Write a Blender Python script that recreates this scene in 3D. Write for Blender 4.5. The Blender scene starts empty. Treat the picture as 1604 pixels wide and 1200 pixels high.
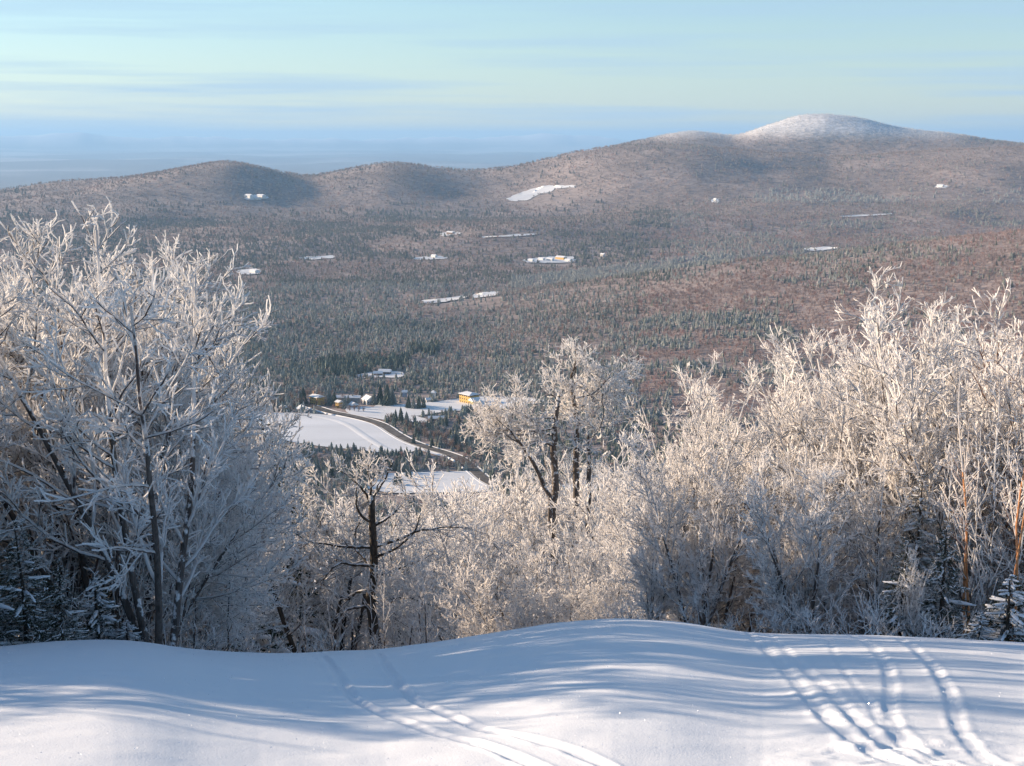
import bpy, math, random
import numpy as np

# ------------------------------------------------------------------ camera
F_PX, CX, CY = 2203.0, 802.0, 600.0
PITCH = math.radians(9.91)
scene = bpy.context.scene
cam_data = bpy.data.cameras.new('camera')
cam = bpy.data.objects.new('camera', cam_data)
scene.collection.objects.link(cam)
cam_data.sensor_width = 36.0
cam_data.lens = 36.0 * F_PX / 1604.0
cam_data.clip_start = 0.1
cam_data.clip_end = 300000.0
cam.location = (0, 0, 0)
cam.rotation_euler = (math.pi / 2 - PITCH, 0, 0)
scene.camera = cam

# ------------------------------------------------------------------ light
SUN_EL = math.radians(14.0)
SUN_AHEAD = math.radians(19.0)          # sun stands left of the view, this much ahead of square left
sdir = np.array([-math.cos(SUN_AHEAD) * math.cos(SUN_EL), math.sin(SUN_AHEAD) * math.cos(SUN_EL), math.sin(SUN_EL)])
sun_data = bpy.data.lights.new('sun', 'SUN')
sun_data.energy = 5.0
sun_data.angle = math.radians(0.53)
sun_data.color = (1.0, 0.79, 0.58)
sun = bpy.data.objects.new('sun', sun_data)
scene.collection.objects.link(sun)
from mathutils import Vector
sun.rotation_euler = Vector(sdir).to_track_quat('Z', 'Y').to_euler()

world = bpy.data.worlds.new('World')
scene.world = world
world.use_nodes = True
wn = world.node_tree
wn.nodes.clear()
W = wn.nodes.new
wout = W('ShaderNodeOutputWorld')
bg = W('ShaderNodeBackground')
bg.inputs['Strength'].default_value = 0.09
sky = W('ShaderNodeTexSky')
sky.sky_type = 'NISHITA'
sky.sun_disc = False
sky.sun_elevation = SUN_EL
sky.sun_rotation = math.atan2(sdir[0], sdir[1])
sky.altitude = 600.0
sky.air_density = 1.1
sky.dust_density = 0.15
sky.ozone_density = 3.2
tc = W('ShaderNodeTexCoord')
mp = W('ShaderNodeMapping'); mp.inputs['Scale'].default_value = (2.2, 2.2, 62.0)
nz = W('ShaderNodeTexNoise'); nz.inputs['Scale'].default_value = 1.3; nz.inputs['Detail'].default_value = 6; nz.inputs['Roughness'].default_value = .55
rmp = W('ShaderNodeMapRange'); rmp.inputs['From Min'].default_value = .44; rmp.inputs['From Max'].default_value = .62; rmp.inputs['To Min'].default_value = .38
sep = W('ShaderNodeSeparateXYZ')
band = W('ShaderNodeValToRGB')           # how much thin cloud there is at each height above the horizon
cr = band.color_ramp; cr.interpolation = 'EASE'
cr.elements[0].position = 0.0; cr.elements[0].color = (.75, .75, .75, 1)
cr.elements[1].position = 1.0; cr.elements[1].color = (.06,.06,.06, 1)
e = cr.elements.new(.030); e.color = (.8, .8, .8, 1)
e = cr.elements.new(.055); e.color = (.6, .6, .6, 1)
e = cr.elements.new(.16); e.color = (.22, .22, .22, 1)
mul = W('ShaderNodeMath'); mul.operation = 'MULTIPLY'
mixc = W('ShaderNodeMix'); mixc.data_type = 'RGBA'
mixc.inputs['B'].default_value = (2.5, 3.6, 4.8, 1)
L = wn.links.new
L(tc.outputs['Generated'], mp.inputs['Vector']); L(mp.outputs[0], nz.inputs['Vector'])
L(nz.outputs['Fac'], rmp.inputs['Value']); L(tc.outputs['Generated'], sep.inputs[0]); L(sep.outputs['Z'], band.inputs['Fac'])
L(rmp.outputs[0], mul.inputs[0]); L(band.outputs['Color'], mul.inputs[1])
L(mul.outputs[0], mixc.inputs['Factor']); L(sky.outputs['Color'], mixc.inputs['A'])
L(mixc.outputs['Result'], bg.inputs['Color']); L(bg.outputs[0], wout.inputs['Surface'])

vs = scene.view_settings
scene.display_settings.display_device = 'sRGB'
vs.view_transform = 'Standard'; vs.look = 'None'; vs.gamma = 1.0; vs.use_curve_mapping = False
vs.exposure = 1.05
scene.render.engine = 'CYCLES'
cy = scene.cycles
cy.use_denoising = True
cy.max_bounces = 7; cy.diffuse_bounces = 5; cy.glossy_bounces = 2; cy.transmission_bounces = 3; cy.volume_bounces = 1; cy.transparent_max_bounces = 8
cy.sample_clamp_indirect = 8.0

# ------------------------------------------------------------------ helpers
rng = np.random.default_rng(11)
def coll(): return scene.collection.objects
def setp(o, label=None, cat=None, group=None, kind=None):
    if label: o['label'] = label
    if cat: o['category'] = cat
    if group: o['group'] = group
    if kind: o['kind'] = kind
    return o

def make_mesh(name, V, faces, mats=(), midx=None, smooth=False, attrs=None):
    """faces: list of int arrays (n,k)"""
    me = bpy.data.meshes.new(name)
    V = np.asarray(V, dtype=np.float32)
    faces = [np.asarray(f, dtype=np.int32) for f in faces if len(f)]
    nl = sum(f.size for f in faces); nf = sum(len(f) for f in faces)
    me.vertices.add(len(V)); me.vertices.foreach_set('co', V.ravel())
    if nf:
        me.loops.add(nl); me.polygons.add(nf)
        me.loops.foreach_set('vertex_index', np.concatenate([f.ravel() for f in faces]))
        tot = np.concatenate([np.full(len(f), f.shape[1], np.int32) for f in faces])
        st = np.concatenate([[0], np.cumsum(tot)[:-1]]).astype(np.int32)
        me.polygons.foreach_set('loop_start', st)
        if midx is not None: me.polygons.foreach_set('material_index', np.asarray(midx, dtype=np.int32))
        me.polygons.foreach_set('use_smooth', np.full(nf, bool(smooth)))
    for m in mats: me.materials.append(m)
    for k, (typ, dat) in (attrs or {}).items():
        a = me.attributes.new(k, typ, 'POINT')
        if typ == 'FLOAT_COLOR':
            d = np.ones((len(V), 4), np.float32); d[:, :3] = dat; a.data.foreach_set('color', d.ravel())
        elif typ == 'FLOAT_VECTOR': a.data.foreach_set('vector', np.asarray(dat, np.float32).ravel())
        else: a.data.foreach_set('value', np.asarray(dat))
    me.update(calc_edges=True)
    return me

def link(name, me, parent=None):
    o = bpy.data.objects.new(name, me); coll().link(o)
    if parent is not None: o.parent = parent
    return o

def vnoise(x, y, seed=0):
    """smooth value noise in -1..1"""
    xi = np.floor(x).astype(np.int64); yi = np.floor(y).astype(np.int64)
    fx = x - xi; fy = y - yi
    fx = fx * fx * (3 - 2 * fx); fy = fy * fy * (3 - 2 * fy)
    def h(a, b):
        n = (a * 374761393 + b * 668265263 + seed * 2147483647 + 1013904223) & 0xFFFFFFFF
        n = ((n ^ (n >> 13)) * 1274126177) & 0xFFFFFFFF
        n = ((n ^ (n >> 15)) * 2246822519) & 0xFFFFFFFF
        return ((n ^ (n >> 16)) & 0xFFFF) / 32767.5 - 1.0
    return (h(xi, yi) * (1 - fx) + h(xi + 1, yi) * fx) * (1 - fy) + (h(xi, yi + 1) * (1 - fx) + h(xi + 1, yi + 1) * fx) * fy
def fbm(x, y, seed=0, oct=4):
    s = 0; a = 1; t = 0
    for k in range(oct):
        s = s + a * vnoise(x * 2 ** k, y * 2 ** k, seed + 17 * k); t += a; a *= .5
    return s / t * 1.6
def sstep(a, b, x):
    t = np.clip((x - a) / (b - a), 0, 1); return t * t * (3 - 2 * t)

# ------------------------------------------------------------------ directions and terrain
cp, sp = math.cos(PITCH), math.sin(PITCH)
def pix_at(px, py):
    """bearing and downward slope of the line of sight through a point of the view"""
    vx = (np.asarray(px, float) - CX) / F_PX; vy = (CY - np.asarray(py, float)) / F_PX
    dx = vx; dy = cp + vy * sp; dz = -sp + vy * cp
    return np.arctan2(dx, dy), -dz / np.hypot(dx, dy)
def to_pix(X, Y, Z):
    fw = Y * cp - Z * sp; up = Y * sp + Z * cp
    fw = np.maximum(fw, .01)
    return CX + F_PX * X / fw, CY - F_PX * up / fw
def table(pts):
    a, t = pix_at([p[0] for p in pts], [p[1] for p in pts]); return a, t
def lookup(tab, az): return np.interp(az, tab[0], tab[1])
def smooth_lookup(tab, az, w=.006):
    return (lookup(tab, az - w) + 2 * lookup(tab, az) + lookup(tab, az + w)) / 4

CREST = table([(-700, 1020), (-100, 1022), (0, 1016), (100, 1008), (170, 1004), (230, 1007), (300, 1016), (400, 1023), (500, 1023), (600, 1018), (700, 1003),
               (800, 986), (880, 974), (960, 969), (1050, 974), (1150, 989), (1200, 995), (1350, 995), (1500, 1000), (1604, 1007), (2200, 1030)])
CREST_R = table([(-400, 0), (2000, 0)])
R1 = table([(-900, 330), (-300, 305), (0, 292), (60, 283), (150, 277), (240, 272), (300, 266), (350, 257), (380, 258), (430, 267), (490, 272), (540, 261), (600, 252), (640, 254),
            (700, 261), (750, 263), (800, 257), (850, 247), (900, 235), (950, 229), (1000, 226), (1100, 226), (1200, 238), (1300, 246), (1400, 236), (1500, 229), (1604, 226), (2000, 225), (2600, 260)])
R2 = table([(900, 262), (960, 230), (1000, 222), (1050, 210), (1090, 206), (1130, 210), (1150, 213), (1200, 195), (1250, 183), (1290, 179), (1340, 184), (1400, 196), (1450, 201),
            (1500, 206), (1550, 215), (1604, 222), (1800, 232), (2600, 280)])
RFAR = table([(-900, 222), (0, 212), (60, 213), (100, 207), (125, 204), (160, 212), (250, 213), (300, 217), (420, 219), (560, 220), (700, 214), (750, 213), (870, 210), (900, 213), (980, 219), (2000, 224)])
SPUR = table([(600, 470), (700, 462), (900, 446), (1000, 433), (1140, 410), (1250, 396), (1400, 377), (1500, 364), (1604, 351), (2600, 260)])

KR = np.array([24, 60, 150, 300, 600, 850, 1130, 1260, 1515, 1750, 2500, 3900, 5500, 7000, 7600, 8600, 10500, 20000, 40000, 56000, 62000, 70000, 100000.])
def trow(y): return float(pix_at(CX, y)[1])

def near_z(az, r):
    Rc = 16.5 + 1.5 * np.exp(-((az - .07) / .15) ** 2)
    Tc = smooth_lookup(CREST, np.clip(az, -.55, .5), .012)
    a = Tc - 3.4 / Rc; b = 1.7 / Rc ** 2
    zq = -(1.7 + a * r + b * r * r)
    rs = (.46 - a) / (2 * b)
    zl = -(1.7 + a * rs + b * rs * rs + .46 * (r - rs))
    return np.where(r < rs, zq, zl)

def front_z(az, r):
    az = np.asarray(az, float); r = np.asarray(r, float)
    az, r = np.broadcast_arrays(az, r)
    azc = np.clip(az, -.6, .6)
    nz = near_z(azc, r)
    # knots
    n = len(KR)
    Z = np.zeros(az.shape + (n,))
    side = sstep(.0, .36, azc)
    Z[..., 0] = near_z(azc, KR[0]); Z[..., 1] = near_z(azc, KR[1]); Z[..., 2] = -9.5 - .445 * 126
    Z[..., 3] = -trow(1105) * 300
    Z[..., 4] = -trow(930) * 600; Z[..., 5] = -trow(855) * 850
    Z[..., 6] = -trow(792) * 1130; Z[..., 7] = -trow(742) * 1260; Z[..., 8] = -trow(652) * 1515
    Z[..., 9] = -trow(598) * 1750 - 2; Z[..., 10] = -trow(495) * 2500; Z[..., 11] = -trow(398) * 3900
    Z[..., 12] = -trow(333) * 5500 + side * 38
    z1 = -smooth_lookup(R1, azc) * 7000 - 12; Z[..., 13] = z1
    z2 = np.where(azc > .03, -smooth_lookup(R2, azc) * 8600 - 8, -1e9)
    Z[..., 15] = np.maximum(z2, z1 - 120)
    Z[..., 14] = np.minimum(z1, Z[..., 15]) - 35
    Z[..., 16] = -470; Z[..., 17] = -520; Z[..., 18] = -480; Z[..., 19] = -430
    Z[..., 20] = -smooth_lookup(RFAR, azc, .004) * 62000; Z[..., 21] = -450; Z[..., 22] = -600
    # monotone cubic in log r
    X = np.log(KR); h = np.diff(X); d = np.diff(Z, axis=-1) / h
    m = np.zeros_like(Z)
    m[..., 0] = d[..., 0]; m[..., -1] = d[..., -1]
    w1 = 2 * h[1:] + h[:-1]; w2 = h[1:] + 2 * h[:-1]
    dl, dr = d[..., :-1], d[..., 1:]
    with np.errstate(all='ignore'):
        hm = (w1 + w2) / (w1 / dl + w2 / dr)
    m[..., 1:-1] = np.where(dl * dr > 0, hm, 0)
    lr = np.log(np.maximum(r, KR[0]))
    k = np.clip(np.searchsorted(X, lr, side='right') - 1, 0, n - 2)
    kk = k[..., None]
    g = lambda A, q: np.take_along_axis(A, q, -1)[..., 0]
    hh = h[k]; t = (lr - X[k]) / hh
    z = ((1 + 2 * t) * (1 - t) ** 2) * g(Z, kk) + t * (1 - t) ** 2 * hh * g(m, kk) + t * t * (3 - 2 * t) * g(Z, kk + 1) + t * t * (t - 1) * hh * g(m, kk + 1)
    x = r * np.sin(az); y = r * np.cos(az)
    # the long spur that comes down from the right
    Ts = lookup(SPUR, azc); re = 2700.0
    hb = np.maximum(0, trow(478) * re - Ts * re - 10) * sstep(-.06, .06, azc) 
    z = z + hb * np.exp(-((r - re) / np.where(r < re, 900., 330.)) ** 2)
    # side knob of the left ridge, it shades its own far side
    kx, ky = 6600 * math.sin(-.215), 6600 * math.cos(-.215)
    z = z + 40 * np.exp(-((x - kx) / 330) ** 2 - ((y - ky) / 560) ** 2)
    kx, ky = 6300 * math.sin(.10), 6300 * math.cos(.10)
    z = z + 40 * np.exp(-((x - kx) / 420) ** 2 - ((y - ky) / 500) ** 2)
    # rolling ground
    f3 = sstep(2700, 4500, r) * (1 - sstep(10000, 14000, r))
    z = z + f3 * (26 * fbm(x / 1500, y / 1500, 3, 2) * (1 - .6 * sstep(6400, 7000, r)) + 13 * fbm(x / 480, y / 480, 5, 3))
    f2 = sstep(1750, 2300, r) * (1 - f3)
    z = z + f2 * 6 * fbm(x / 300, y / 300, 8, 2)
    z = z + sstep(15000, 30000, r) * 60 * fbm(x / 2500, y / 2500, 9, 3) + sstep(52000, 60000, r) * 150 * fbm(x / 1800, y / 1800, 12, 3)
    w = sstep(24, 60, r)
    return nz * (1 - w) + z * w

def ground(az, r):
    az = np.asarray(az, float); r = np.asarray(r, float)
    zf = front_z(az, r)
    zb = -1.7 - .02 * np.minimum(r, 60.) - .25 * np.maximum(0, np.minimum(r, 1200.) - 60)
    w = sstep(.9, 1.5, np.abs(az))
    return zf * (1 - w) + zb * w
def ground_xy(x, y): return ground(np.arctan2(x, y), np.hypot(x, y))

_RS = np.concatenate([np.geomspace(3, 60, 300), np.geomspace(60.5, 12000, 1500)])
def hit(px, py, rmin=3.0, rmax=12000.0):
    """point of the ground seen in the direction of (px, py) of the view"""
    px = np.atleast_1d(np.asarray(px, float)); py = np.atleast_1d(np.asarray(py, float))
    az, T = pix_at(px, py)
    rs = _RS[(_RS >= rmin) & (_RS <= rmax)]
    z = ground(az[:, None], rs[None, :])
    below = (-z / rs[None, :]) <= T[:, None]
    k = np.argmax(below, axis=1); k = np.where(below.any(1), k, len(rs) - 1); k0 = np.maximum(k - 1, 0)
    t0 = -z[np.arange(len(az)), k0] / rs[k0]; t1 = -z[np.arange(len(az)), k] / rs[k]
    f = np.clip((t0 - T) / np.where(np.abs(t0 - t1) < 1e-9, 1e-9, t0 - t1), 0, 1)
    r = rs[k0] + (rs[k] - rs[k0]) * f
    return r * np.sin(az), r * np.cos(az), ground(az, r)

# ------------------------------------------------------------------ materials
def mat(name):
    m = bpy.data.materials.new(name); m.use_nodes = True
    nt = m.node_tree; nt.nodes.clear()
    o = nt.nodes.new('ShaderNodeOutputMaterial'); b = nt.nodes.new('ShaderNodeBsdfPrincipled')
    nt.links.new(b.outputs[0], o.inputs['Surface'])
    b.inputs['Specular IOR Level'].default_value = .25
    return m, nt, b, o
def N(nt, t, **kw):
    n = nt.nodes.new(t)
    for k, v in kw.items():
        if k in n.inputs: n.inputs[k].default_value = v
        else: setattr(n, k, v)
    return n
def noise_ramp(nt, scale, c0, c1, lo=.35, hi=.65, detail=4, coord='Object'):
    tcn = N(nt, 'ShaderNodeTexCoord'); no = N(nt, 'ShaderNodeTexNoise', Scale=scale, Detail=detail)
    nt.links.new(tcn.outputs[coord], no.inputs['Vector'])
    r = N(nt, 'ShaderNodeValToRGB')
    r.color_ramp.elements[0].position = lo; r.color_ramp.elements[1].position = hi
    r.color_ramp.elements[0].color = (*c0, 1); r.color_ramp.elements[1].color = (*c1, 1)
    nt.links.new(no.outputs['Fac'], r.inputs['Fac'])
    return r, no, tcn

def simple_mat(name, c0, c1=None, scale=4, rough=.8, coord='Object'):
    m, nt, b, o = mat(name)
    b.inputs['Roughness'].default_value = rough
    if c1 is None: c1 = tuple(c * .75 for c in c0)
    r, no, _ = noise_ramp(nt, scale, c0, c1, coord=coord)
    nt.links.new(r.outputs['Color'], b.inputs['Base Color'])
    return m

# snow underfoot
def snow_material():
    m, nt, b, o = mat('fresh_snow')
    b.inputs['Roughness'].default_value = .55
    b.inputs['Specular IOR Level'].default_value = .2
    tcn = N(nt, 'ShaderNodeTexCoord')
    no = N(nt, 'ShaderNodeTexNoise', Scale=.35, Detail=3)
    r = N(nt, 'ShaderNodeValToRGB')
    r.color_ramp.elements[0].color = (.74, .765, .80, 1); r.color_ramp.elements[1].color = (.78, .795, .82, 1)  # faint blue put into the base so shadows read bluer
    n2 = N(nt, 'ShaderNodeTexNoise', Scale=75.0, Detail=5, Roughness=.65)
    n3 = N(nt, 'ShaderNodeTexNoise', Scale=5.0, Detail=4)
    bu = N(nt, 'ShaderNodeBump', Strength=.35, Distance=.010)
    b3 = N(nt, 'ShaderNodeBump', Strength=.12, Distance=.04)
    nt.links.new(tcn.outputs['Object'], no.inputs['Vector']); nt.links.new(tcn.outputs['Object'], n2.inputs['Vector']); nt.links.new(tcn.outputs['Object'], n3.inputs['Vector'])
    nt.links.new(no.outputs['Fac'], r.inputs['Fac']); nt.links.new(r.outputs['Color'], b.inputs['Base Color'])
    nt.links.new(n3.outputs['Fac'], b3.inputs['Height']); nt.links.new(b3.outputs[0], bu.inputs['Normal'])
    nt.links.new(n2.outputs['Fac'], bu.inputs['Height']); nt.links.new(bu.outputs[0], b.inputs['Normal'])
    b.inputs['Subsurface Weight'].default_value = .0
    return m
M_SNOW = snow_material()

def field_material():
    m, nt, b, o = mat('field_snow')
    b.inputs['Roughness'].default_value = .6
    tcn = N(nt, 'ShaderNodeTexCoord'); mpn = N(nt, 'ShaderNodeMapping'); mpn.inputs['Scale'].default_value = (.006, .03, .02)
    no = N(nt, 'ShaderNodeTexNoise', Scale=1.0, Detail=5)
    r = N(nt, 'ShaderNodeValToRGB'); r.color_ramp.elements[0].position = .3; r.color_ramp.elements[1].position = .7
    r.color_ramp.elements[0].color = (.70, .69, .68, 1); r.color_ramp.elements[1].color = (.84, .83, .82, 1)
    bu = N(nt, 'ShaderNodeBump', Strength=.5, Distance=1.2)
    nt.links.new(tcn.outputs['Object'], mpn.inputs['Vector']); nt.links.new(mpn.outputs[0], no.inputs['Vector'])
    nt.links.new(no.outputs['Fac'], r.inputs['Fac']); nt.links.new(r.outputs['Color'], b.inputs['Base Color'])
    nt.links.new(no.outputs['Fac'], bu.inputs['Height']); nt.links.new(bu.outputs[0], b.inputs['Normal'])
    return m
M_FIELD = field_material()

def terrain_material():
    m, nt, b, o = mat('forest_floor')
    b.inputs['Roughness'].default_value = .9
    at = N(nt, 'ShaderNodeAttribute', attribute_name='tone')
    tcn = N(nt, 'ShaderNodeTexCoord')
    no = N(nt, 'ShaderNodeTexNoise', Scale=.045, Detail=6, Roughness=.7)
    mr = N(nt, 'ShaderNodeMapRange'); mr.inputs['From Min'].default_value = .3; mr.inputs['From Max'].default_value = .7
    mr.inputs['To Min'].default_value = .6; mr.inputs['To Max'].default_value = 1.45
    mx = N(nt, 'ShaderNodeVectorMath', operation='SCALE')
    nt.links.new(tcn.outputs['Object'], no.inputs['Vector']); nt.links.new(no.outputs['Fac'], mr.inputs['Value'])
    nt.links.new(at.outputs['Color'], mx.inputs[0]); nt.links.new(mr.outputs[0], mx.inputs['Scale'])
    nt.links.new(mx.outputs[0], b.inputs['Base Color'])
    return m
M_TERR = terrain_material()

# rime ice on twigs
def frost_material(name, c, dark, amount=.5):
    m, nt, b, o = mat(name)
    b.inputs['Roughness'].default_value = .65
    ge = N(nt, 'ShaderNodeNewGeometry'); se = N(nt, 'ShaderNodeSeparateXYZ')
    tcn = N(nt, 'ShaderNodeTexCoord')
    no = N(nt, 'ShaderNodeTexNoise', Scale=7.0, Detail=3)
    nt.links.new(tcn.outputs['Object'], no.inputs['Vector'])
    nt.links.new(ge.outputs['Normal'], se.inputs[0])
    a = N(nt, 'ShaderNodeMath', operation='MULTIPLY_ADD'); a.inputs[1].default_value = .55
    nt.links.new(se.outputs['Z'], a.inputs[0]); nt.links.new(no.outputs['Fac'], a.inputs[2])
    r = N(nt, 'ShaderNodeMapRange'); r.inputs['From Min'].default_value = .55 - amount; r.inputs['From Max'].default_value = .72 - amount
    nt.links.new(a.outputs[0], r.inputs['Value'])
    mx = N(nt, 'ShaderNodeMix', data_type='RGBA')
    mx.inputs['A'].default_value = (*dark, 1); mx.inputs['B'].default_value = (*c, 1)
    nt.links.new(r.outputs[0], mx.inputs['Factor']); nt.links.new(mx.outputs['Result'], b.inputs['Base Color'])
    tr = N(nt, 'ShaderNodeBsdfTranslucent'); nt.links.new(mx.outputs['Result'], tr.inputs['Color'])
    ms = N(nt, 'ShaderNodeMixShader'); ms.inputs[0].default_value = .42
    nt.links.new(b.outputs[0], ms.inputs[1]); nt.links.new(tr.outputs[0], ms.inputs[2]); nt.links.new(ms.outputs[0], o.inputs['Surface'])
    return m
def bark_material(name, c0, c1, snow=.35):
    m, nt, b, o = mat(name)
    b.inputs['Roughness'].default_value = .9
    tcn = N(nt, 'ShaderNodeTexCoord'); mpn = N(nt, 'ShaderNodeMapping'); mpn.inputs['Scale'].default_value = (9, 9, 2.2)
    no = N(nt, 'ShaderNodeTexNoise', Scale=1.6, Detail=5, Roughness=.7)
    r = N(nt, 'ShaderNodeValToRGB'); r.color_ramp.elements[0].position = .35; r.color_ramp.elements[1].position = .68
    r.color_ramp.elements[0].color = (*c0, 1); r.color_ramp.elements[1].color = (*c1, 1)
    nt.links.new(tcn.outputs['Object'], mpn.inputs['Vector']); nt.links.new(mpn.outputs[0], no.inputs['Vector']); nt.links.new(no.outputs['Fac'], r.inputs['Fac'])
    n2 = N(nt, 'ShaderNodeTexNoise', Scale=6.0, Detail=4, Roughness=.65); nt.links.new(tcn.outputs['Object'], n2.inputs['Vector'])
    ge = N(nt, 'ShaderNodeNewGeometry'); se = N(nt, 'ShaderNodeSeparateXYZ'); nt.links.new(ge.outputs['Normal'], se.inputs[0])
    a = N(nt, 'ShaderNodeMath', operation='MULTIPLY_ADD'); a.inputs[1].default_value = .35
    nt.links.new(se.outputs['Z'], a.inputs[0]); nt.links.new(n2.outputs['Fac'], a.inputs[2])
    rr = N(nt, 'ShaderNodeMapRange'); rr.inputs['From Min'].default_value = .92 - snow; rr.inputs['From Max'].default_value = 1.0 - snow
    nt.links.new(a.outputs[0], rr.inputs['Value'])
    mx = N(nt, 'ShaderNodeMix', data_type='RGBA'); mx.inputs['B'].default_value = (.72, .71, .70, 1)
    nt.links.new(rr.outputs[0], mx.inputs['Factor']); nt.links.new(r.outputs['Color'], mx.inputs['A'])
    nt.links.new(mx.outputs['Result'], b.inputs['Base Color'])
    bu = N(nt, 'ShaderNodeBump', Strength=.6, Distance=.03); nt.links.new(no.outputs['Fac'], bu.inputs['Height']); nt.links.new(bu.outputs[0], b.inputs['Normal'])
    return m
M_RIME = frost_material('rime_twig', (.90, .88, .86), (.55, .50, .46), .80)
M_RIME_FAR = frost_material('rime_twig_fine', (.93, .90, .87), (.70, .63, .58), .80)
M_RIME_THIN_SHADE = frost_material('thin_shaded_rime_twig', (.72, .70, .68), (.22, .18, .16), .50)  # thinner rime, also darkened to carry the shade of the hollow
M_BRANCH = frost_material('snowy_branch', (.84, .82, .80), (.14, .11, .10), .34)
M_BRANCH_RED = frost_material('snowy_red_branch', (.84, .80, .76), (.26, .13, .08), .30)
M_BARK = bark_material('grey_bark', (.06, .05, .045), (.17, .14, .12))
M_BARK_DARK = bark_material('dark_bark', (.03, .025, .02), (.095, .078, .062), .20)
M_BARK_RED = bark_material('copper_birch_bark', (.22, .085, .04), (.40, .20, .11), .25)
M_NEEDLE = simple_mat('spruce_needles', (.018, .032, .016), (.05, .065, .03), 6)
M_NEEDLE_RIME = frost_material('rimed_needles', (.55, .56, .52), (.04, .06, .035), .30)
M_SNOWLOAD = simple_mat('snow_load', (.80, .81, .83), (.86, .86, .86), 3, .6)

def tint_material(name, inst=True):
    m, nt, b, o = mat(name)
    b.inputs['Roughness'].default_value = .9
    at = N(nt, 'ShaderNodeAttribute', attribute_name='tint', attribute_type='INSTANCER')
    sh = N(nt, 'ShaderNodeAttribute', attribute_name='frost', attribute_type='GEOMETRY')
    ge = N(nt, 'ShaderNodeNewGeometry'); se = N(nt, 'ShaderNodeSeparateXYZ'); nt.links.new(ge.outputs['Normal'], se.inputs[0])
    ii = N(nt, 'ShaderNodeAttribute', attribute_name='rime', attribute_type='INSTANCER')
    mr = N(nt, 'ShaderNodeMath', operation='MULTIPLY'); nt.links.new(ii.outputs['Fac'], mr.inputs[0]); nt.links.new(sh.outputs['Fac'], mr.inputs[1])
    mx = N(nt, 'ShaderNodeMix', data_type='RGBA'); mx.inputs['B'].default_value = (.62, .61, .58, 1)
    nt.links.new(mr.outputs[0], mx.inputs['Factor']); nt.links.new(at.outputs['Color'], mx.inputs['A']); nt.links.new(mx.outputs['Result'], b.inputs['Base Color'])
    return m
M_TINT = tint_material('woodland')

# ------------------------------------------------------------------ open land (snow fields), in view coordinates laid onto the terrain
FIELDS = [
    ('snow_field', [(330, 668), (400, 650), (450, 648), (520, 652), (570, 662), (610, 676), (642, 695), (655, 706), (610, 712), (560, 706), (500, 700), (440, 691), (380, 684), (330, 680)]),
    ('snow_field', [(585, 748), (620, 742), (700, 740), (742, 741), (760, 752), (768, 770), (720, 772), (650, 774), (600, 772), (575, 765)]),
    ('snow_field', [(590, 636), (640, 634), (700, 628), (760, 622), (832, 625), (852, 630), (800, 640), (745, 642), (690, 647), (655, 652), (610, 648), (588, 642)]),
    ('snow_field', [(560, 588), (600, 582), (630, 584), (628, 592), (600, 592), (566, 593)]),
    ('snow_field', [(545, 640), (600, 640), (660, 655), (672, 664), (600, 658), (550, 650)]),
    ('snow_field', [(640, 688), (668, 700), (700, 712), (690, 716), (650, 703), (632, 696)]),
    ('snow_field', [(880, 762), (925, 755), (960, 765), (920, 778), (880, 775)]),
    ('snow_field', [(664, 472), (700, 468), (729, 464), (729, 468), (690, 475), (666, 477)]),
    ('snow_field', [(738, 464), (760, 459), (782, 459), (780, 463), (745, 468)]),
    ('snow_field', [(795, 311), (820, 301), (850, 292), (866, 291), (866, 300), (845, 305), (825, 314), (800, 315)]),
    ('snow_field', [(868, 292), (898, 291), (898, 294), (872, 296)]),
    ('snow_field', [(384, 309), (400, 306), (417, 308), (417, 312), (386, 313)]),
    ('snow_field', [(822, 407), (850, 404), (880, 402), (900, 405), (898, 412), (860, 413), (825, 412)]),
    ('snow_field', [(470, 404), (500, 402), (523, 401), (523, 405), (480, 408)]),
    ('snow_field', [(372, 425), (400, 422), (410, 425), (405, 430), (378, 431)]),
    ('snow_field', [(690, 366), (718, 364), (719, 368), (694, 370)]),
    ('snow_field', [(650, 404), (690, 402), (700, 406), (655, 408)]),
    ('snow_field', [(1262, 390), (1300, 387), (1312, 390), (1295, 393), (1266, 393)]),
    ('snow_field', [(1322, 339), (1390, 335), (1390, 337), (1325, 341)]),
    ('snow_field', [(1466, 292), (1486, 291), (1486, 294), (1468, 295)]),
    ('snow_field', [(762, 371), (835, 366), (836, 369), (764, 373)]),
    ('snow_field', [(1115, 313), (1125, 312), (1126, 317), (1116, 318)]),
]
def in_poly(px, py, poly):
    c = np.zeros(np.shape(px), bool); n = len(poly)
    for i in range(n):
        x1, y1 = poly[i]; x2, y2 = poly[(i + 1) % n]
        if y1 == y2: continue
        cond = ((y1 > py) != (y2 > py)) & (px < (x2 - x1) * (py - y1) / (y2 - y1) + x1)
        c ^= cond
    return c
ROAD = [(478, 634), (500, 641), (520, 647), (545, 652), (575, 659), (598, 667), (618, 680), (640, 692), (670, 703), (700, 712), (722, 721), (742, 738), (758, 752), (775, 762)]

# ------------------------------------------------------------------ terrain sheets
def grid_faces(nr, nc, off=0):
    i = np.arange(nr - 1)[:, None] * nc + np.arange(nc - 1)[None, :] + off
    return np.stack([i, i + 1, i + nc + 1, i + nc], -1).reshape(-1, 4)

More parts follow.
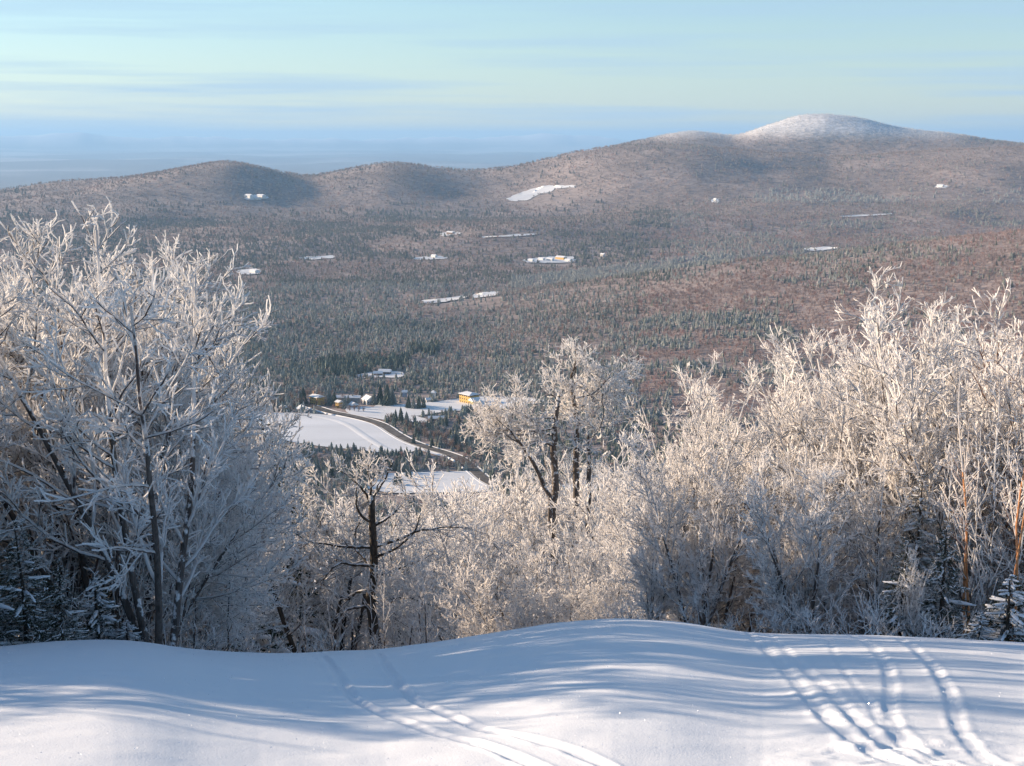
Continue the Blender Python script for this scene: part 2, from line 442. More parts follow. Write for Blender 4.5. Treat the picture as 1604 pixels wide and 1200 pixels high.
HV = math.atan(802 / F_PX)
R_JOIN = 26.0
def ground_z_far(AZ, R): return ground(AZ, R)
rows = np.concatenate([np.geomspace(R_JOIN, 1000, 90)[:-1], np.geomspace(1000, 2300, 150)[:-1], np.geomspace(2300, 10500, 230)[:-1], np.geomspace(10500, 98000, 75)])
cols = np.concatenate([np.linspace(-math.pi, -.6, 30)[:-1], np.linspace(-.6, -.40, 30)[:-1], np.linspace(-.40, .40, 440)[:-1], np.linspace(.40, .6, 30)[:-1], np.linspace(.6, math.pi, 30)])
AZ, RR = np.meshgrid(cols, rows)
ZZ = ground_z_far(AZ, RR)
X, Y = RR * np.sin(AZ), RR * np.cos(AZ)
PX, PY = to_pix(X, Y, ZZ)
n1 = fbm(X / 260, Y / 260, 21, 3)[..., None]; n2 = fbm(X / 5200, Y / 5200, 25, 4)[..., None]
tone = np.ones(AZ.shape + (3,)) * np.array([.31, .25, .225])
tone = tone * (1 + .18 * n1)
wn_ = sstep(600, 1100, RR)[..., None]
tone = np.array([.62, .62, .64]) * (1 - wn_) + tone * wn_
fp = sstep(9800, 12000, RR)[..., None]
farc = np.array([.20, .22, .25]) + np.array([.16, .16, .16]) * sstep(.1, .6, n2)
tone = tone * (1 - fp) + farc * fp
su = (sstep(-40, 60, ZZ) * sstep(6800, 7600, RR) * (1 - sstep(9800, 10500, RR)))[..., None]
tone = tone * (1 - su) + np.array([.66, .64, .63]) * su
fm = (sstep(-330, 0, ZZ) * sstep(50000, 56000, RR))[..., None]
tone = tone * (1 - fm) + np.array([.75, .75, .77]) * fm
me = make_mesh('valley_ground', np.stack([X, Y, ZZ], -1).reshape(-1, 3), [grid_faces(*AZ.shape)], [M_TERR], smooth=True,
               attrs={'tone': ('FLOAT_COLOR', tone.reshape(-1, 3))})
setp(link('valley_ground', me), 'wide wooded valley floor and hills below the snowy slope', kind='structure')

# near snow with ski tracks
def world_line(pts):
    x, y, z = hit([p[0] for p in pts], [p[1] for p in pts], 3, 24)
    P = np.stack([x, y], -1); out = []
    for i in range(len(P) - 1):
        a, b = P[max(i - 1, 0)], P[i]; c, d = P[i + 1], P[min(i + 2, len(P) - 1)]
        for t in np.linspace(0, 1, 6, endpoint=False):
            out.append(.5 * ((2 * b) + (-a + c) * t + (2 * a - 5 * b + 4 * c - d) * t * t + (-a + 3 * b - 3 * c + d) * t ** 3))
    out.append(P[-1]); return np.array(out)
TRACKS = [  # line, half width, depth
    ([(505, 1026), (520, 1045), (535, 1068), (552, 1090), (575, 1106), (605, 1119), (660, 1137), (740, 1158), (800, 1178), (850, 1198), (880, 1225)], .060, .050),
    ([(590, 1022), (605, 1045), (628, 1075), (650, 1096), (690, 1113), (740, 1131), (830, 1152), (910, 1175), (970, 1205), (990, 1230)], .060, .045),
    ([(1170, 992), (1185, 1005), (1210, 1030), (1240, 1063), (1275, 1103), (1310, 1135), (1345, 1160), (1390, 1182), (1450, 1205), (1480, 1225)], .075, .060),
    ([(1205, 996), (1225, 1015), (1262, 1050), (1310, 1095), (1345, 1130), (1375, 1155), (1420, 1178), (1490, 1208), (1510, 1225)], .065, .045),
    ([(1335, 996), (1362, 1012), (1385, 1040), (1395, 1075), (1393, 1110), (1405, 1145), (1440, 1175), (1510, 1210), (1525, 1225)], .07, .05),
    ([(1405, 998), (1432, 1018), (1465, 1052), (1488, 1090), (1498, 1125), (1510, 1155), (1545, 1185), (1590, 1212), (1620, 1235)], .07, .055),
    ([(1290, 997), (1310, 1030), (1335, 1070), (1365, 1105), (1385, 1140), (1425, 1180), (1465, 1212)], .05, .03),
]
CHURN = [(1265, 1016, .45, .035), (1335, 1078, .35, .05), (1405, 1175, .55, .06), (1450, 1190, .5, .06), (1375, 1165, .35, .05), (1395, 1030, .2, .03), (1415, 1026, .2, .04), (1550, 1195, .4, .03), (600, 1110, .12, .02), (690, 1105, .2, .015)]
def dist_line(x, y, Lp):
    d = np.full(x.shape, 1e9)
    for i in range(len(Lp) - 1):
        a, b = Lp[i], Lp[i + 1]; v = b - a; l2 = max(v @ v, 1e-9)
        t = np.clip(((x - a[0]) * v[0] + (y - a[1]) * v[1]) / l2, 0, 1)
        d = np.minimum(d, np.hypot(x - a[0] - t * v[0], y - a[1] - t * v[1]))
    return d
nrows = np.concatenate([np.geomspace(.4, 5.6, 26)[:-1], np.geomspace(5.6, 12, 400)[:-1], np.geomspace(12, R_JOIN + .3, 170)])
ncols = np.concatenate([np.linspace(-math.pi, -.6, 26)[:-1], np.linspace(-.6, -.37, 30)[:-1], np.linspace(-.37, -.2, 60)[:-1], np.linspace(-.2, .37, 330)[:-1], np.linspace(.37, .6, 26)[:-1], np.linspace(.6, math.pi, 26)])
ZMM = (ZZ.min(), ZZ.max()); AZ, RR = np.meshgrid(ncols, nrows)
ZN = ground(AZ, RR); X, Y = RR * np.sin(AZ), RR * np.cos(AZ)
ZN = ZN + .022 * fbm(X / 2.6, Y / 2.2, 40, 2) * sstep(3, 6, RR) + .009 * fbm(X / .55, Y / .4, 44, 2)
vis = (np.abs(AZ) < .38) & (RR > 5)
xv, yv = X[vis], Y[vis]; dz = np.zeros(xv.shape)
wob = fbm(xv / .9, yv / .9, 50, 2); fine = fbm(xv / .16, yv / .16, 55, 2)
for pts, w, dep in TRACKS:
    d = dist_line(xv, yv, world_line(pts)) + .006 * fine
    dep = dep * (.30 if pts[0][0] < 700 else .16); w = w * .55; g = np.exp(-(d / w) ** 4); berm = np.exp(-((d - w * 1.75) / (w * .6)) ** 2)
    dep_ = dep * (1 + .35 * wob)
    dz += -dep_ * g + .36 * dep_ * berm * (1 + .8 * fine)
for px, py, rad, amp in CHURN:
    x0, y0, _ = hit(px, py, 3, 24)
    dz += .16 * amp * np.exp(-(np.hypot(xv - x0, (yv - y0) * .8) / rad) ** 2) * np.clip(fbm(xv / .22, yv / .22, 61, 3) + .1, -.6, 1.)
ZN[vis] += dz
me = make_mesh('snow_slope', np.stack([X, Y, ZN], -1).reshape(-1, 3), [grid_faces(*AZ.shape)], [M_SNOW], smooth=True)
setp(link('snow_slope', me), 'untouched powder snow of the ski slope crossed by ski tracks', kind='structure')

m_ice, nt_, b_, o_ = mat('ice_crystal'); b_.inputs['Base Color'].default_value = (.95, .95, .97, 1); b_.inputs['Specular IOR Level'].default_value = 1.; b_.inputs['IOR'].default_value = 2.; b_.inputs['Roughness'].default_value = .18
gi_ = np.random.default_rng(3); ni = 2600
ai, ri = gi_.uniform(-.42, .42, ni), gi_.uniform(6.5, 14, ni); ci = np.stack([ri * np.sin(ai), ri * np.cos(ai), ground(ai, ri) + .012], -1)
u_ = gi_.normal(size=(ni, 3)); u_ /= np.linalg.norm(u_, axis=1)[:, None]; v_ = np.cross(u_, gi_.normal(size=(ni, 3))); v_ /= np.linalg.norm(v_, axis=1)[:, None]
w_ = gi_.uniform(.002, .0045, (ni, 1)); Vi = np.stack([ci - u_ * w_, ci + v_ * w_, ci + u_ * w_, ci - v_ * w_], 1).reshape(-1, 3)
setp(link('ice_crystals', make_mesh('ice_crystals', Vi, [np.arange(ni * 4).reshape(-1, 4)], [m_ice])), kind='stuff')

# ------------------------------------------------------------------ fields, road and banks
def field_sheet(poly, lift):
    xs = [p[0] for p in poly]; ys = [p[1] for p in poly]
    # smooth outline, turned into ground points, then a fan of rings towards the middle
    P = []
    n = len(poly)
    for i in range(n):
        a, b, c, d = (np.array(poly[(i + k) % n], float) for k in (-1, 0, 1, 2))
        for t in np.linspace(0, 1, 5, endpoint=False):
            P.append(.5 * (2 * b + (c - a) * t + (2 * a - 5 * b + 4 * c - d) * t * t + (-a + 3 * b - 3 * c + d) * t ** 3))
    P = np.array(P); c = P.mean(0)
    P = P + rng.normal(0, .35 if P[:, 1].mean() > 560 else .6, P.shape) * np.array([2., .7])
    rings = 9; V = []
    for k in range(rings): V.append(c + (P - c) * (1 - k / rings))
    V = np.concatenate(V + [c[None]]); m = len(P)
    x, y, z = hit(V[:, 0], V[:, 1], 1000, 9500)
    z = z + lift
    F4 = []
    for k in range(rings - 1):
        i = np.arange(m); j = (i + 1) % m
        F4.append(np.stack([k * m + i, k * m + j, (k + 1) * m + j, (k + 1) * m + i], -1))
    i = np.arange(m); j = (i + 1) % m; k = (rings - 1) * m
    F3 = np.stack([k + i, k + j, np.full(m, rings * m)], -1)
    return np.stack([x, y, z], -1), [np.concatenate(F4), F3]
for name, poly in FIELDS:
    far = np.mean([p[1] for p in poly]) < 500
    V, Fc = field_sheet(poly, 2.0 if far else 1.0)
    me = make_mesh(name, V, Fc, [M_FIELD], smooth=True)
    setp(link(name, me), 'open snow covered clearing in the valley forest', kind='structure')

M_ROAD = simple_mat('winter_road', (.085, .072, .06), (.17, .15, .13), .12, .8)
def strip(name, pts, w, lift, m, label, side=0.0, prof=None):
    x, y, z = hit([p[0] for p in pts], [p[1] for p in pts], 1000, 2500)
    P = np.stack([x, y], -1); Q = []
    for i in range(len(P) - 1):
        a, b, c, d = P[max(i - 1, 0)], P[i], P[i + 1], P[min(i + 2, len(P) - 1)]
        for t in np.linspace(0, 1, 6, endpoint=False):
            Q.append(.5 * (2 * b + (c - a) * t + (2 * a - 5 * b + 4 * c - d) * t * t + (-a + 3 * b - 3 * c + d) * t ** 3))
    Q.append(P[-1]); Q = np.array(Q)
    T = np.gradient(Q, axis=0); T /= np.linalg.norm(T, axis=1)[:, None]; Nn = np.stack([-T[:, 1], T[:, 0]], -1)
    prof = prof or [(-.5, 0), (.5, 0)]
    V = []
    for i in range(len(Q)):
        for (u, h) in prof:
            p = Q[i] + Nn[i] * (side + u * w)
            V.append((p[0], p[1], float(ground_xy(p[0], p[1])) + lift + h))
    me = make_mesh(name, V, [grid_faces(len(Q), len(prof))], [m], smooth=len(prof) > 2)
    return setp(link(name, me), label, kind='structure')
strip('road', ROAD, 10, 1.5, M_ROAD, 'ploughed brown valley road curving between snow fields')
pb = [(-.5, -1.2), (-.25, .5), (0, .8), (.25, .5), (.5, -1.2)]
strip('snow_bank', ROAD, 4, .5, M_FIELD, 'ploughed snow bank along the valley road', side=7.5, prof=pb)
strip('snow_bank', ROAD, 3, .5, M_FIELD, 'ploughed snow bank along the valley road', side=-7, prof=pb)
strip('packed_trail', [(445, 649), (480, 651), (520, 658), (545, 667), (565, 680), (580, 690), (600, 702), (620, 710)], 12, 1.3, M_FIELD, 'raised packed ski trail across the snow field', prof=[(-.5, -.6), (-.25, 0), (0, .15), (.25, 0), (.5, -.6)])

# ------------------------------------------------------------------ branching growth
def norm(v): return v / np.maximum(np.linalg.norm(v, axis=-1, keepdims=True), 1e-9)
def perp(t, g):
    a = g.normal(size=t.shape); a -= (a * t).sum(-1, keepdims=True) * t; return norm(a)
def sample_on(P, R, idx, t):
    M = P.shape[1] - 1; s = np.clip(t * M, 0, M - 1e-6); k = s.astype(int); f = (s - k)[:, None]
    a = P[idx, k]; b = P[idx, k + 1]
    return a * (1 - f) + b * f, norm(b - a), R[idx, k] * (1 - f[:, 0]) + R[idx, k + 1] * f[:, 0]
def shoot(start, d, length, r0, r1, M, up, wander, g, flat=0.):
    n = len(start); P = np.zeros((n, M + 1, 3)); P[:, 0] = start; step = (length / M)[:, None]
    d = d.copy()
    for k in range(M):
        d = d + np.array([0, 0, up]) / M + g.normal(size=(n, 3)) * wander
        if flat: d[:, 2] *= 1 - flat
        d = norm(d); P[:, k + 1] = P[:, k] + d * step
    tt = np.linspace(0, 1, M + 1)[None, :]
    R = r0[:, None] * (1 - tt) + r1[:, None] * tt
    return P, R
def lens(P): return np.linalg.norm(np.diff(P, axis=1), axis=2).sum(1)
def kids(P, R, g, per_m, t0, t1, ang, lfun, r0, r1, M, up, wander, rk=.65, flat=0., maxn=None):
    Ln = lens(P); n = g.poisson(np.maximum(Ln * (t1 - t0) * per_m, .01))
    idx = np.repeat(np.arange(len(P)), n)
    if len(idx) == 0: idx = np.array([0])
    t = g.uniform(t0, t1, len(idx))
    s, tan, rr = sample_on(P, R, idx, t)
    a = np.radians(g.normal(ang, ang * .18, len(idx)))[:, None]
    d = np.cos(a) * tan + np.sin(a) * perp(tan, g)
    ln = lfun(t, Ln[idx]) * g.uniform(.65, 1.25, len(idx))
    ra = np.minimum(rr * rk, r0)
    return shoot(s, norm(d), np.maximum(ln, .03), ra, np.minimum(ra, r1), M, up, wander, g, flat)
def tubes(sets, S=3):
    """sets of (P, R[, sides]) -> V, faces"""
    Vs, F4, F3, off = [], [], [], 0
    for item in sets:
        P, R = item[0], item[1]; S_ = item[2] if len(item) > 2 else S
        n, M, _ = P.shape
        T = norm(np.gradient(P, axis=1)); ref = np.where(np.abs(T[:, :1, 2:3]) > .9, np.array([1., 0, 0]), np.array([0, 0, 1.]))
        ref = np.broadcast_to(ref, T.shape); A = norm(np.cross(T, ref)); B = np.cross(T, A)
        th = np.arange(S_) * 2 * math.pi / S_
        ring = P[:, :, None] + R[:, :, None, None] * (np.cos(th)[None, None, :, None] * A[:, :, None] + np.sin(th)[None, None, :, None] * B[:, :, None])
        Vs.append(ring.reshape(-1, 3))
        b = off + (np.arange(n)[:, None, None] * M + np.arange(M - 1)[None, :, None]) * S_
        i = np.arange(S_)[None, None, :]; j = (i + 1) % S_
        F4.append(np.stack([b + i, b + j, b + S_ + j, b + S_ + i], -1).reshape(-1, 4))
        e = off + (np.arange(n) * M + M - 1) * S_
        for k in range(1, S_ - 1): F3.append(np.stack([e, e + k, e + k + 1], -1))
        off += n * M * S_
    return np.concatenate(Vs), [np.concatenate(F4), np.concatenate(F3)]

def grow_tree(seed, H=8., stems=3, lean=14., l1_per_m=2.3, l1_ang=42., l1_len=.36, up1=.35, l2=2.8, l3=5., l4=6., stem_r=.07, rime=.014,
              t_low=.18, twig_len=.34, spread=1.0, stem_wander=.05, l1_low=1.0):
    g = np.random.default_rng(seed)
    az = g.uniform(0, 6.28, stems) + np.arange(stems) * 6.28 / stems
    ln = np.radians(g.uniform(.4, 1.2, stems) * lean)
    d = np.stack([np.sin(ln) * np.cos(az), np.sin(ln) * np.sin(az), np.cos(ln)], -1)
    hh = H * g.uniform(.78, 1.0, stems); hh[0] = H
    st = np.stack([np.cos(az) * .12 * (stems > 1), np.sin(az) * .12 * (stems > 1), np.full(stems, -.5)], -1)
    P0, R0 = shoot(st, d, hh, np.full(stems, stem_r), np.full(stems, stem_r * .25), 9, .12, stem_wander, g)
    def L1f(t, L): return L * l1_len * (1.15 - t) ** .75 * (l1_low + (1 - l1_low) * sstep(.1, .5, t)) * spread
    P1, R1_ = kids(P0, R0, g, l1_per_m, t_low, .98, l1_ang, L1f, stem_r * .5, .014, 6, up1, .10)
    P2, R2_ = kids(P1, R1_, g, l2, .15, 1., 40., lambda t, L: .22 + L * .42 * (1.1 - t), .018, .011, 4, .22, .14)
    P3, R3_ = kids(P2, R2_, g, l3, .1, 1., 38., lambda t, L: twig_len * np.random.default_rng(seed + 9).uniform(.6, 1.4, t.shape), rime * 1.1, rime * .62, 3, .34, .2, rk=1.2)
    P4, R4_ = kids(P3, R3_, g, l4, .15, 1., 45., lambda t, L: np.full(t.shape, twig_len * .38), rime * .95, rime * .55, 1, .2, .1, rk=1.4)
    P1b, R1b = kids(P1, R1_, g, l3 * .6, .2, 1., 45., lambda t, L: np.full(t.shape, twig_len), rime * 1.02, rime * .9, 3, .3, .16, rk=1.2)
    return [(P0, R0, 8)], [(P1, R1_, 5), (P2, R2_, 4)], [(P3, R3_), (P4, R4_), (P1b, R1b)]

def tree_meshes(name, parts, mats):
    stems, br, tw = parts; k_low = 6
    out = {'stems': [], 'branches': None, 'twigs': None}
    for k in range(stems[0][0].shape[0]):
        V, Fc = tubes([(stems[0][0][k:k + 1, :k_low + 1], stems[0][1][k:k + 1, :k_low + 1], stems[0][2])])
        out['stems'].append(make_mesh('trunk', V, Fc, [mats[0]], smooth=True))
    P_, R_s = stems[0][0], stems[0][1]; br = br + [(P_[:, k_low:], R_s[:, k_low:] * 1.02, 6)]
    V, Fc = tubes(br); out['branches'] = make_mesh('branches', V, Fc, [mats[1]], smooth=True)
    V, Fc = tubes(tw); out['twigs'] = make_mesh('rimed_twigs', V, Fc, [mats[2]], smooth=False)
    return out
def put_tree(name, T, loc, rz, s, label, cat, group=None, tilt=(0, 0), sz=None):
    o = bpy.data.objects.new(name, None); coll().link(o); o.empty_display_size = .2
    o.location = loc; o.rotation_euler = (tilt[0], tilt[1], rz); o.scale = (s, s, sz or s)
    setp(o, label, cat, group)
    for m in T['stems']: link('trunk', m, o)
    if T.get('limbs'):
        for m in T['limbs']: link('limb', m, o)
    if T['branches']: setp(link('branches', T['branches'], o), kind='stuff')
    setp(link('rimed_twigs', T['twigs'], o), kind='stuff')
    return o

def at(px, r):
    az = float(pix_at(px, 900)[0]); return r * math.sin(az), r * math.cos(az), float(ground(az, r)) - .02
def top_z(px, py, r): return -float(pix_at(px, py)[1]) * r

# ------------------------------------------------------------------ rime covered trees close to the slope
MG = (M_BARK, M_BRANCH, M_RIME); MF = (M_BARK, M_BRANCH, M_RIME_FAR); MR = (M_BARK_RED, M_BRANCH_RED, M_RIME)
PROTO = {}
def proto(k, mats, **kw):
    PROTO[k] = (tree_meshes(k, grow_tree(**kw), mats), kw.get('H', 8.))
proto('A', MG, seed=1, H=8., stems=3, lean=15, l1_ang=36, l1_len=.36, twig_len=.30, rime=.0152, l1_per_m=2.9, l2=3.6, l3=8.5, l4=7.)
proto('B', MG, seed=2, H=8., stems=4, lean=22, l1_ang=42, l1_len=.34, twig_len=.30, rime=.0152, l1_per_m=2.5, l2=3.6, l3=8.5, l4=7.)
proto('C', MG, seed=3, H=8., stems=2, lean=16, l1_ang=62, l1_len=.50, twig_len=.30, rime=.0145, stem_r=.05, up1=.22, l1_per_m=3.2, l2=3.2, l3=7., t_low=.10)
proto('D', MF, seed=4, H=7., stems=5, lean=16, l1_ang=30, l1_len=.36, twig_len=.24, rime=.0125, l1_per_m=3.0, l2=4.4, l3=10., l4=8., t_low=.08)
proto('E', MF, seed=5, H=7., stems=5, lean=20, l1_ang=34, l1_len=.32, twig_len=.22, rime=.0125, l1_per_m=2.8, l2=4.4, l3=10., l4=8., t_low=.06, stem_r=.045)
proto('F', (M_BARK_RED, M_BRANCH_RED, M_RIME_FAR), seed=6, H=8., stems=3, lean=12, l1_ang=30, l1_len=.36, twig_len=.24, rime=.0140, l1_per_m=2.8, l2=3.8, l3=7., l4=7., stem_r=.06)
proto('G', MF, seed=7, H=8., stems=3, lean=26, l1_ang=52, l1_len=.46, twig_len=.26, rime=.0185, l1_per_m=3., l2=3.6, l3=8., t_low=.15)
proto('H', MF, seed=8, H=8., stems=1, lean=5, l1_ang=56, l1_len=.44, twig_len=.26, rime=.0185, l1_per_m=8, l2=3.4, l3=8., t_low=.22, stem_r=.12)
proto('S', MG, seed=9, H=6., stems=1, lean=8, l1_ang=40, l1_len=.22, twig_len=.22, rime=.011, l1_per_m=3.6, l2=2.0, l3=3., l4=4., stem_r=.035, t_low=.12)
proto('K', MG, seed=10, H=1.6, stems=7, lean=34, l1_ang=34, l1_len=.45, twig_len=.16, rime=.009, l1_per_m=4, l2=3.0, l3=5., stem_r=.012, t_low=.1)
MT = (M_BARK_DARK, M_BRANCH, M_RIME_THIN_SHADE)
proto('P', MT, seed=12, H=12., stems=1, lean=4, l1_ang=48, l1_len=.26, twig_len=.30, rime=.017, l1_per_m=4.5, l2=2.6, l3=4.5, t_low=.35, stem_r=.14)

_TV = {}
proto('Q', MT, seed=14, H=10., stems=1, lean=3, l1_ang=55, l1_len=.2, twig_len=.24, rime=.013, l1_per_m=3.4, l2=2.2, l3=4., t_low=.3, stem_r=.12)
proto('R', (bark_material('bright_copper_bark', (.42, .16, .06), (.62, .34, .17), .12), M_BRANCH_RED, M_RIME_FAR), seed=15, H=8., stems=2, lean=6, l1_ang=36, l1_len=.24, twig_len=.22, rime=.012, l1_per_m=2.6, l2=2.6, l3=5., t_low=.35, stem_r=.055, stem_wander=.09)
def plant(kind, px, r, topy, label, rz=None, group=None, cat='tree', tilt=(0, 0), wide=1.0, name='rimed_tree', lim=None):
    """lim: (left, right) bounds of the crown; the tree is turned, narrowed and moved until it keeps them"""
    T, H = PROTO[kind]; x, y, z = at(px, r); h = top_z(px, topy, r) - z
    if kind not in _TV:
        me = T['twigs']; v = np.zeros(len(me.vertices) * 3, np.float32); me.vertices.foreach_get('co', v); _TV[kind] = v.reshape(-1, 3).astype(float)
    v = _TV[kind]; top = v[np.argmax(v[:, 2])]; s = max(h / top[2], .15)
    if rz is None: rz = rng.uniform(0, 6.28)
    w = s * wide
    if group in (LG, RG):
        vs_ = v[::23]; best = None
        for k in range(12):
            a = rz + k * math.pi / 6; X_ = (vs_[:, 0] * math.cos(a) - vs_[:, 1] * math.sin(a)); t_ = top[0] * math.cos(a) - top[1] * math.sin(a)
            lo, hi = np.percentile(X_ - t_, [.7, 99.3]); m = F_PX / r * w; over = 0
            if lim: over = max(0, px + hi * m - lim[1]) + max(0, lim[0] - px - lo * m)
            if best is None or over < best[0] - 1: best = (over, a, lo, hi, t_)
        over, rz, lo, hi, t_ = best; m = F_PX / r * w
        if lim and over > 0:
            f = min(1., (lim[1] - px) / max(hi * m, 1e-3) if px + hi * m > lim[1] else 1., (px - lim[0]) / max(-lo * m, 1e-3) if px + lo * m < lim[0] else 1.)
            f = max(f, .5); w *= f; m *= f
            sh = min(0, lim[1] - (px + hi * m)) + max(0, lim[0] - (px + lo * m)); x += sh * r / F_PX
        x -= t_ * w
    z = float(ground_xy(x, y)) - .02
    return put_tree(name, T, (x, y, z), rz, w, label, cat, group, tilt, sz=s)

LG, CG, RG = 'rimed trees on the left of the slope', 'rimed trees in the hollow below the slope', 'rimed trees on the right of the slope'
# left wood
for k, px, r, ty, lab, rz, wd in [
    ('A', 200, 22.0, 328, 'tall rimed tree with the highest crown of the left wood, twigs pointing straight up', .4, 1.0),
    ('B', 315, 24.0, 358, 'rimed tree with white antler twigs, second crown from the right end of the left wood', 2.1, .85),
    ('A', 80, 21.0, 316, 'rimed tree with a broad white crown near the left edge', 3.3, 1.05),
    ('B', -20, 20.0, 288, 'rimed tree at the left edge, topmost twigs against the sky', 1.0, 1.0),
    ('B', 145, 25.0, 345, 'rimed tree standing behind the two tallest crowns of the left wood', 5.0, 1.0),
    ('C', 300, 23.0, 445, 'rimed tree with long level boughs reaching right over the white field', .2, .85),
    ('C', 250, 26.0, 430, 'rimed tree with spreading shaded boughs in the middle of the left wood', 2.4, 1.0),
    ('A', 360, 29.0, 530, 'smaller rimed tree at the right end of the left wood', 4.4, .75),
    ('C', 120, 21.5, 540, 'low rimed tree with drooping blue shaded boughs left of the slope', 1.9, .9),
    ('C', 20, 19.0, 520, 'low rimed tree with heavy white boughs above the dark spruce', 5.1, .9),
    ('G', 300, 21.5, 640, 'rounded rimed tree with fine shaded twigs low in the left wood', .9, 1.0),
    ('B', 265, 23.0, 395, 'rimed tree between the highest crown and the antler twigged one', 2.9, 1.0),
    ('A', 325, 25.5, 470, 'rimed tree with a slanting crown near the right end of the left wood', 1.2, .75),
    ('G', 372, 29.0, 585, 'rimed tree whose boughs hang over the top of the large white field', .6, .7),
    ('D', 130, 23.0, 362, 'dense rimed tree between the two broad crowns at the left', .6, 1.0),
    ('E', 30, 23.5, 335, 'dense rimed tree near the left edge below the skyline twigs', 2.6, 1.0),
    ('B', 350, 24.5, 440, 'rimed tree with bright upright twigs at the right shoulder of the left wood', 1.2, 1.0),
    ('E', 300, 26.0, 405, 'dense rimed tree in the middle right of the left wood', 3.2, 1.0),
    ('B', 400, 26.5, 545, 'rimed tree with twigs fanning out to the right, above the large white field', 2.2, .9),
    ('E', 340, 25.0, 600, 'dense low rimed tree filling the right foot of the left wood', 4.2, 1.0),
    ('B', -120, 23.0, 330, 'rimed tree just outside the left edge', .9, 1.0),
    ('G', 370, 33.0, 670, 'shaded rimed tree behind the long level boughs', 2.9, 1.0),
    ('H', 200, 31.0, 420, 'rimed tree deep in the left wood behind the tallest crown', 1.9, 1.0),
    ('H', 40, 30.0, 380, 'rimed tree deep in the left wood near the left edge', 3.7, 1.0),
]:
    plant(k, px, r, ty, lab, rz, LG, wide=wd, lim=(-2000, max(px + 40, 392 if ty < 400 else 448 if ty < 500 else 478)))
for px, r, ty, lab in [(182, 20.2, 700, 'thin dark sapling stem furthest left in the shaded undergrowth'), (215, 20.6, 640, 'thin dark straight sapling in front of the left wood'),
                       (262, 20.8, 760, 'thin leaning sapling with shaded twigs right of the straight one'), (300, 21.6, 800, 'short sapling in blue shade near the crest'),
                       (350, 22.5, 790, 'slim sapling with few twigs at the foot of the left wood')]:
    plant('S', px, r, ty, lab, None, 'thin saplings in the left undergrowth', tilt=(rng.uniform(-.1, .1), rng.uniform(-.05, .2)), name='sapling')
for i, (px, r, ty) in enumerate([(60, 19, 900), (150, 19.3, 930), (205, 19.2, 960), (255, 20, 935), (325, 21, 960), (385, 22, 970), (440, 24, 960)]):
    plant('K', px, r, ty, ['snowy twig bush beside the dark spruce', 'snowy twig bush behind the snow laden bough', 'low snowy bush at the crest left of the saplings', 'snowy bush between the thin saplings',
                           'shaded snowy bush near the short sapling', 'small shaded bush below the left boughs', 'last small bush before the hollow'][i], None, 'low snowy bushes along the left crest', 'bush', wide=1.25, name='snowy_bush')
# the wood goes on outside the left edge, uphill beside the slope
gl = np.random.default_rng(19)
OUTL = [(-9.2, 13.6, 'E', 6), (-10.6, 14.6, 'G', 7), (-9.6, 15.8, 'D', 7), (-12, 13.8, 'D', 6.5), (-11.4, 16.2, 'E', 7.5), (-13.4, 15.4, 'G', 7.5), (-9.0, 17.4, 'E', 7), (-13.8, 13.2, 'E', 6), (-15.2, 14.4, 'D', 7),
        (-10.4, 18.6, 'G', 7.5), (-8.6, 19.4, 'D', 6.5), (-9.6, 21.5, 'E', 7.5), (-11.5, 21, 'A', 8), (-13, 18.0, 'B', 8), (-15, 24, 'C', 8), (-12.5, 27, 'A', 8.5), (-17, 20, 'B', 9), (-15.5, 16.2, 'B', 6.5), (-10.5, 32, 'G', 9), (-13, 38, 'H', 10),
        (-19, 30, 'A', 10), (-21, 24, 'B', 10), (-12, 45, 'G', 10), (-16, 52, 'H', 11), (-13, 60, 'G', 11), (-18, 40, 'B', 10), (-11.2, 17.6, 'E', 7.5), (-11.4, 24, 'D', 8), (-14, 21, 'E', 9), (-17, 17.5, 'D', 8),
        (-12.6, 20, 'G', 8), (-14.5, 27, 'E', 9), (-16.8, 23, 'G', 9), (-19.5, 20.5, 'E', 9), (-22, 20, 'G', 10), (-19, 26, 'D', 10), (-11, 29, 'E', 9), (-13.5, 33, 'D', 10), (-17, 35, 'G', 10)]
for i, (x, y, k, h) in enumerate(OUTL):
    T, H = PROTO[k]; s = h * (.62 if 16.5 < y < 30 else .9 if y >= 34 else .75 if y >= 30 else 1) / H
    put_tree('rimed_tree', T, (x, y, float(ground_xy(x, y)) - .1), i * 1.3, s, 'rimed tree of the wood that goes on beyond the left edge', 'tree', 'rimed trees beyond the left edge')

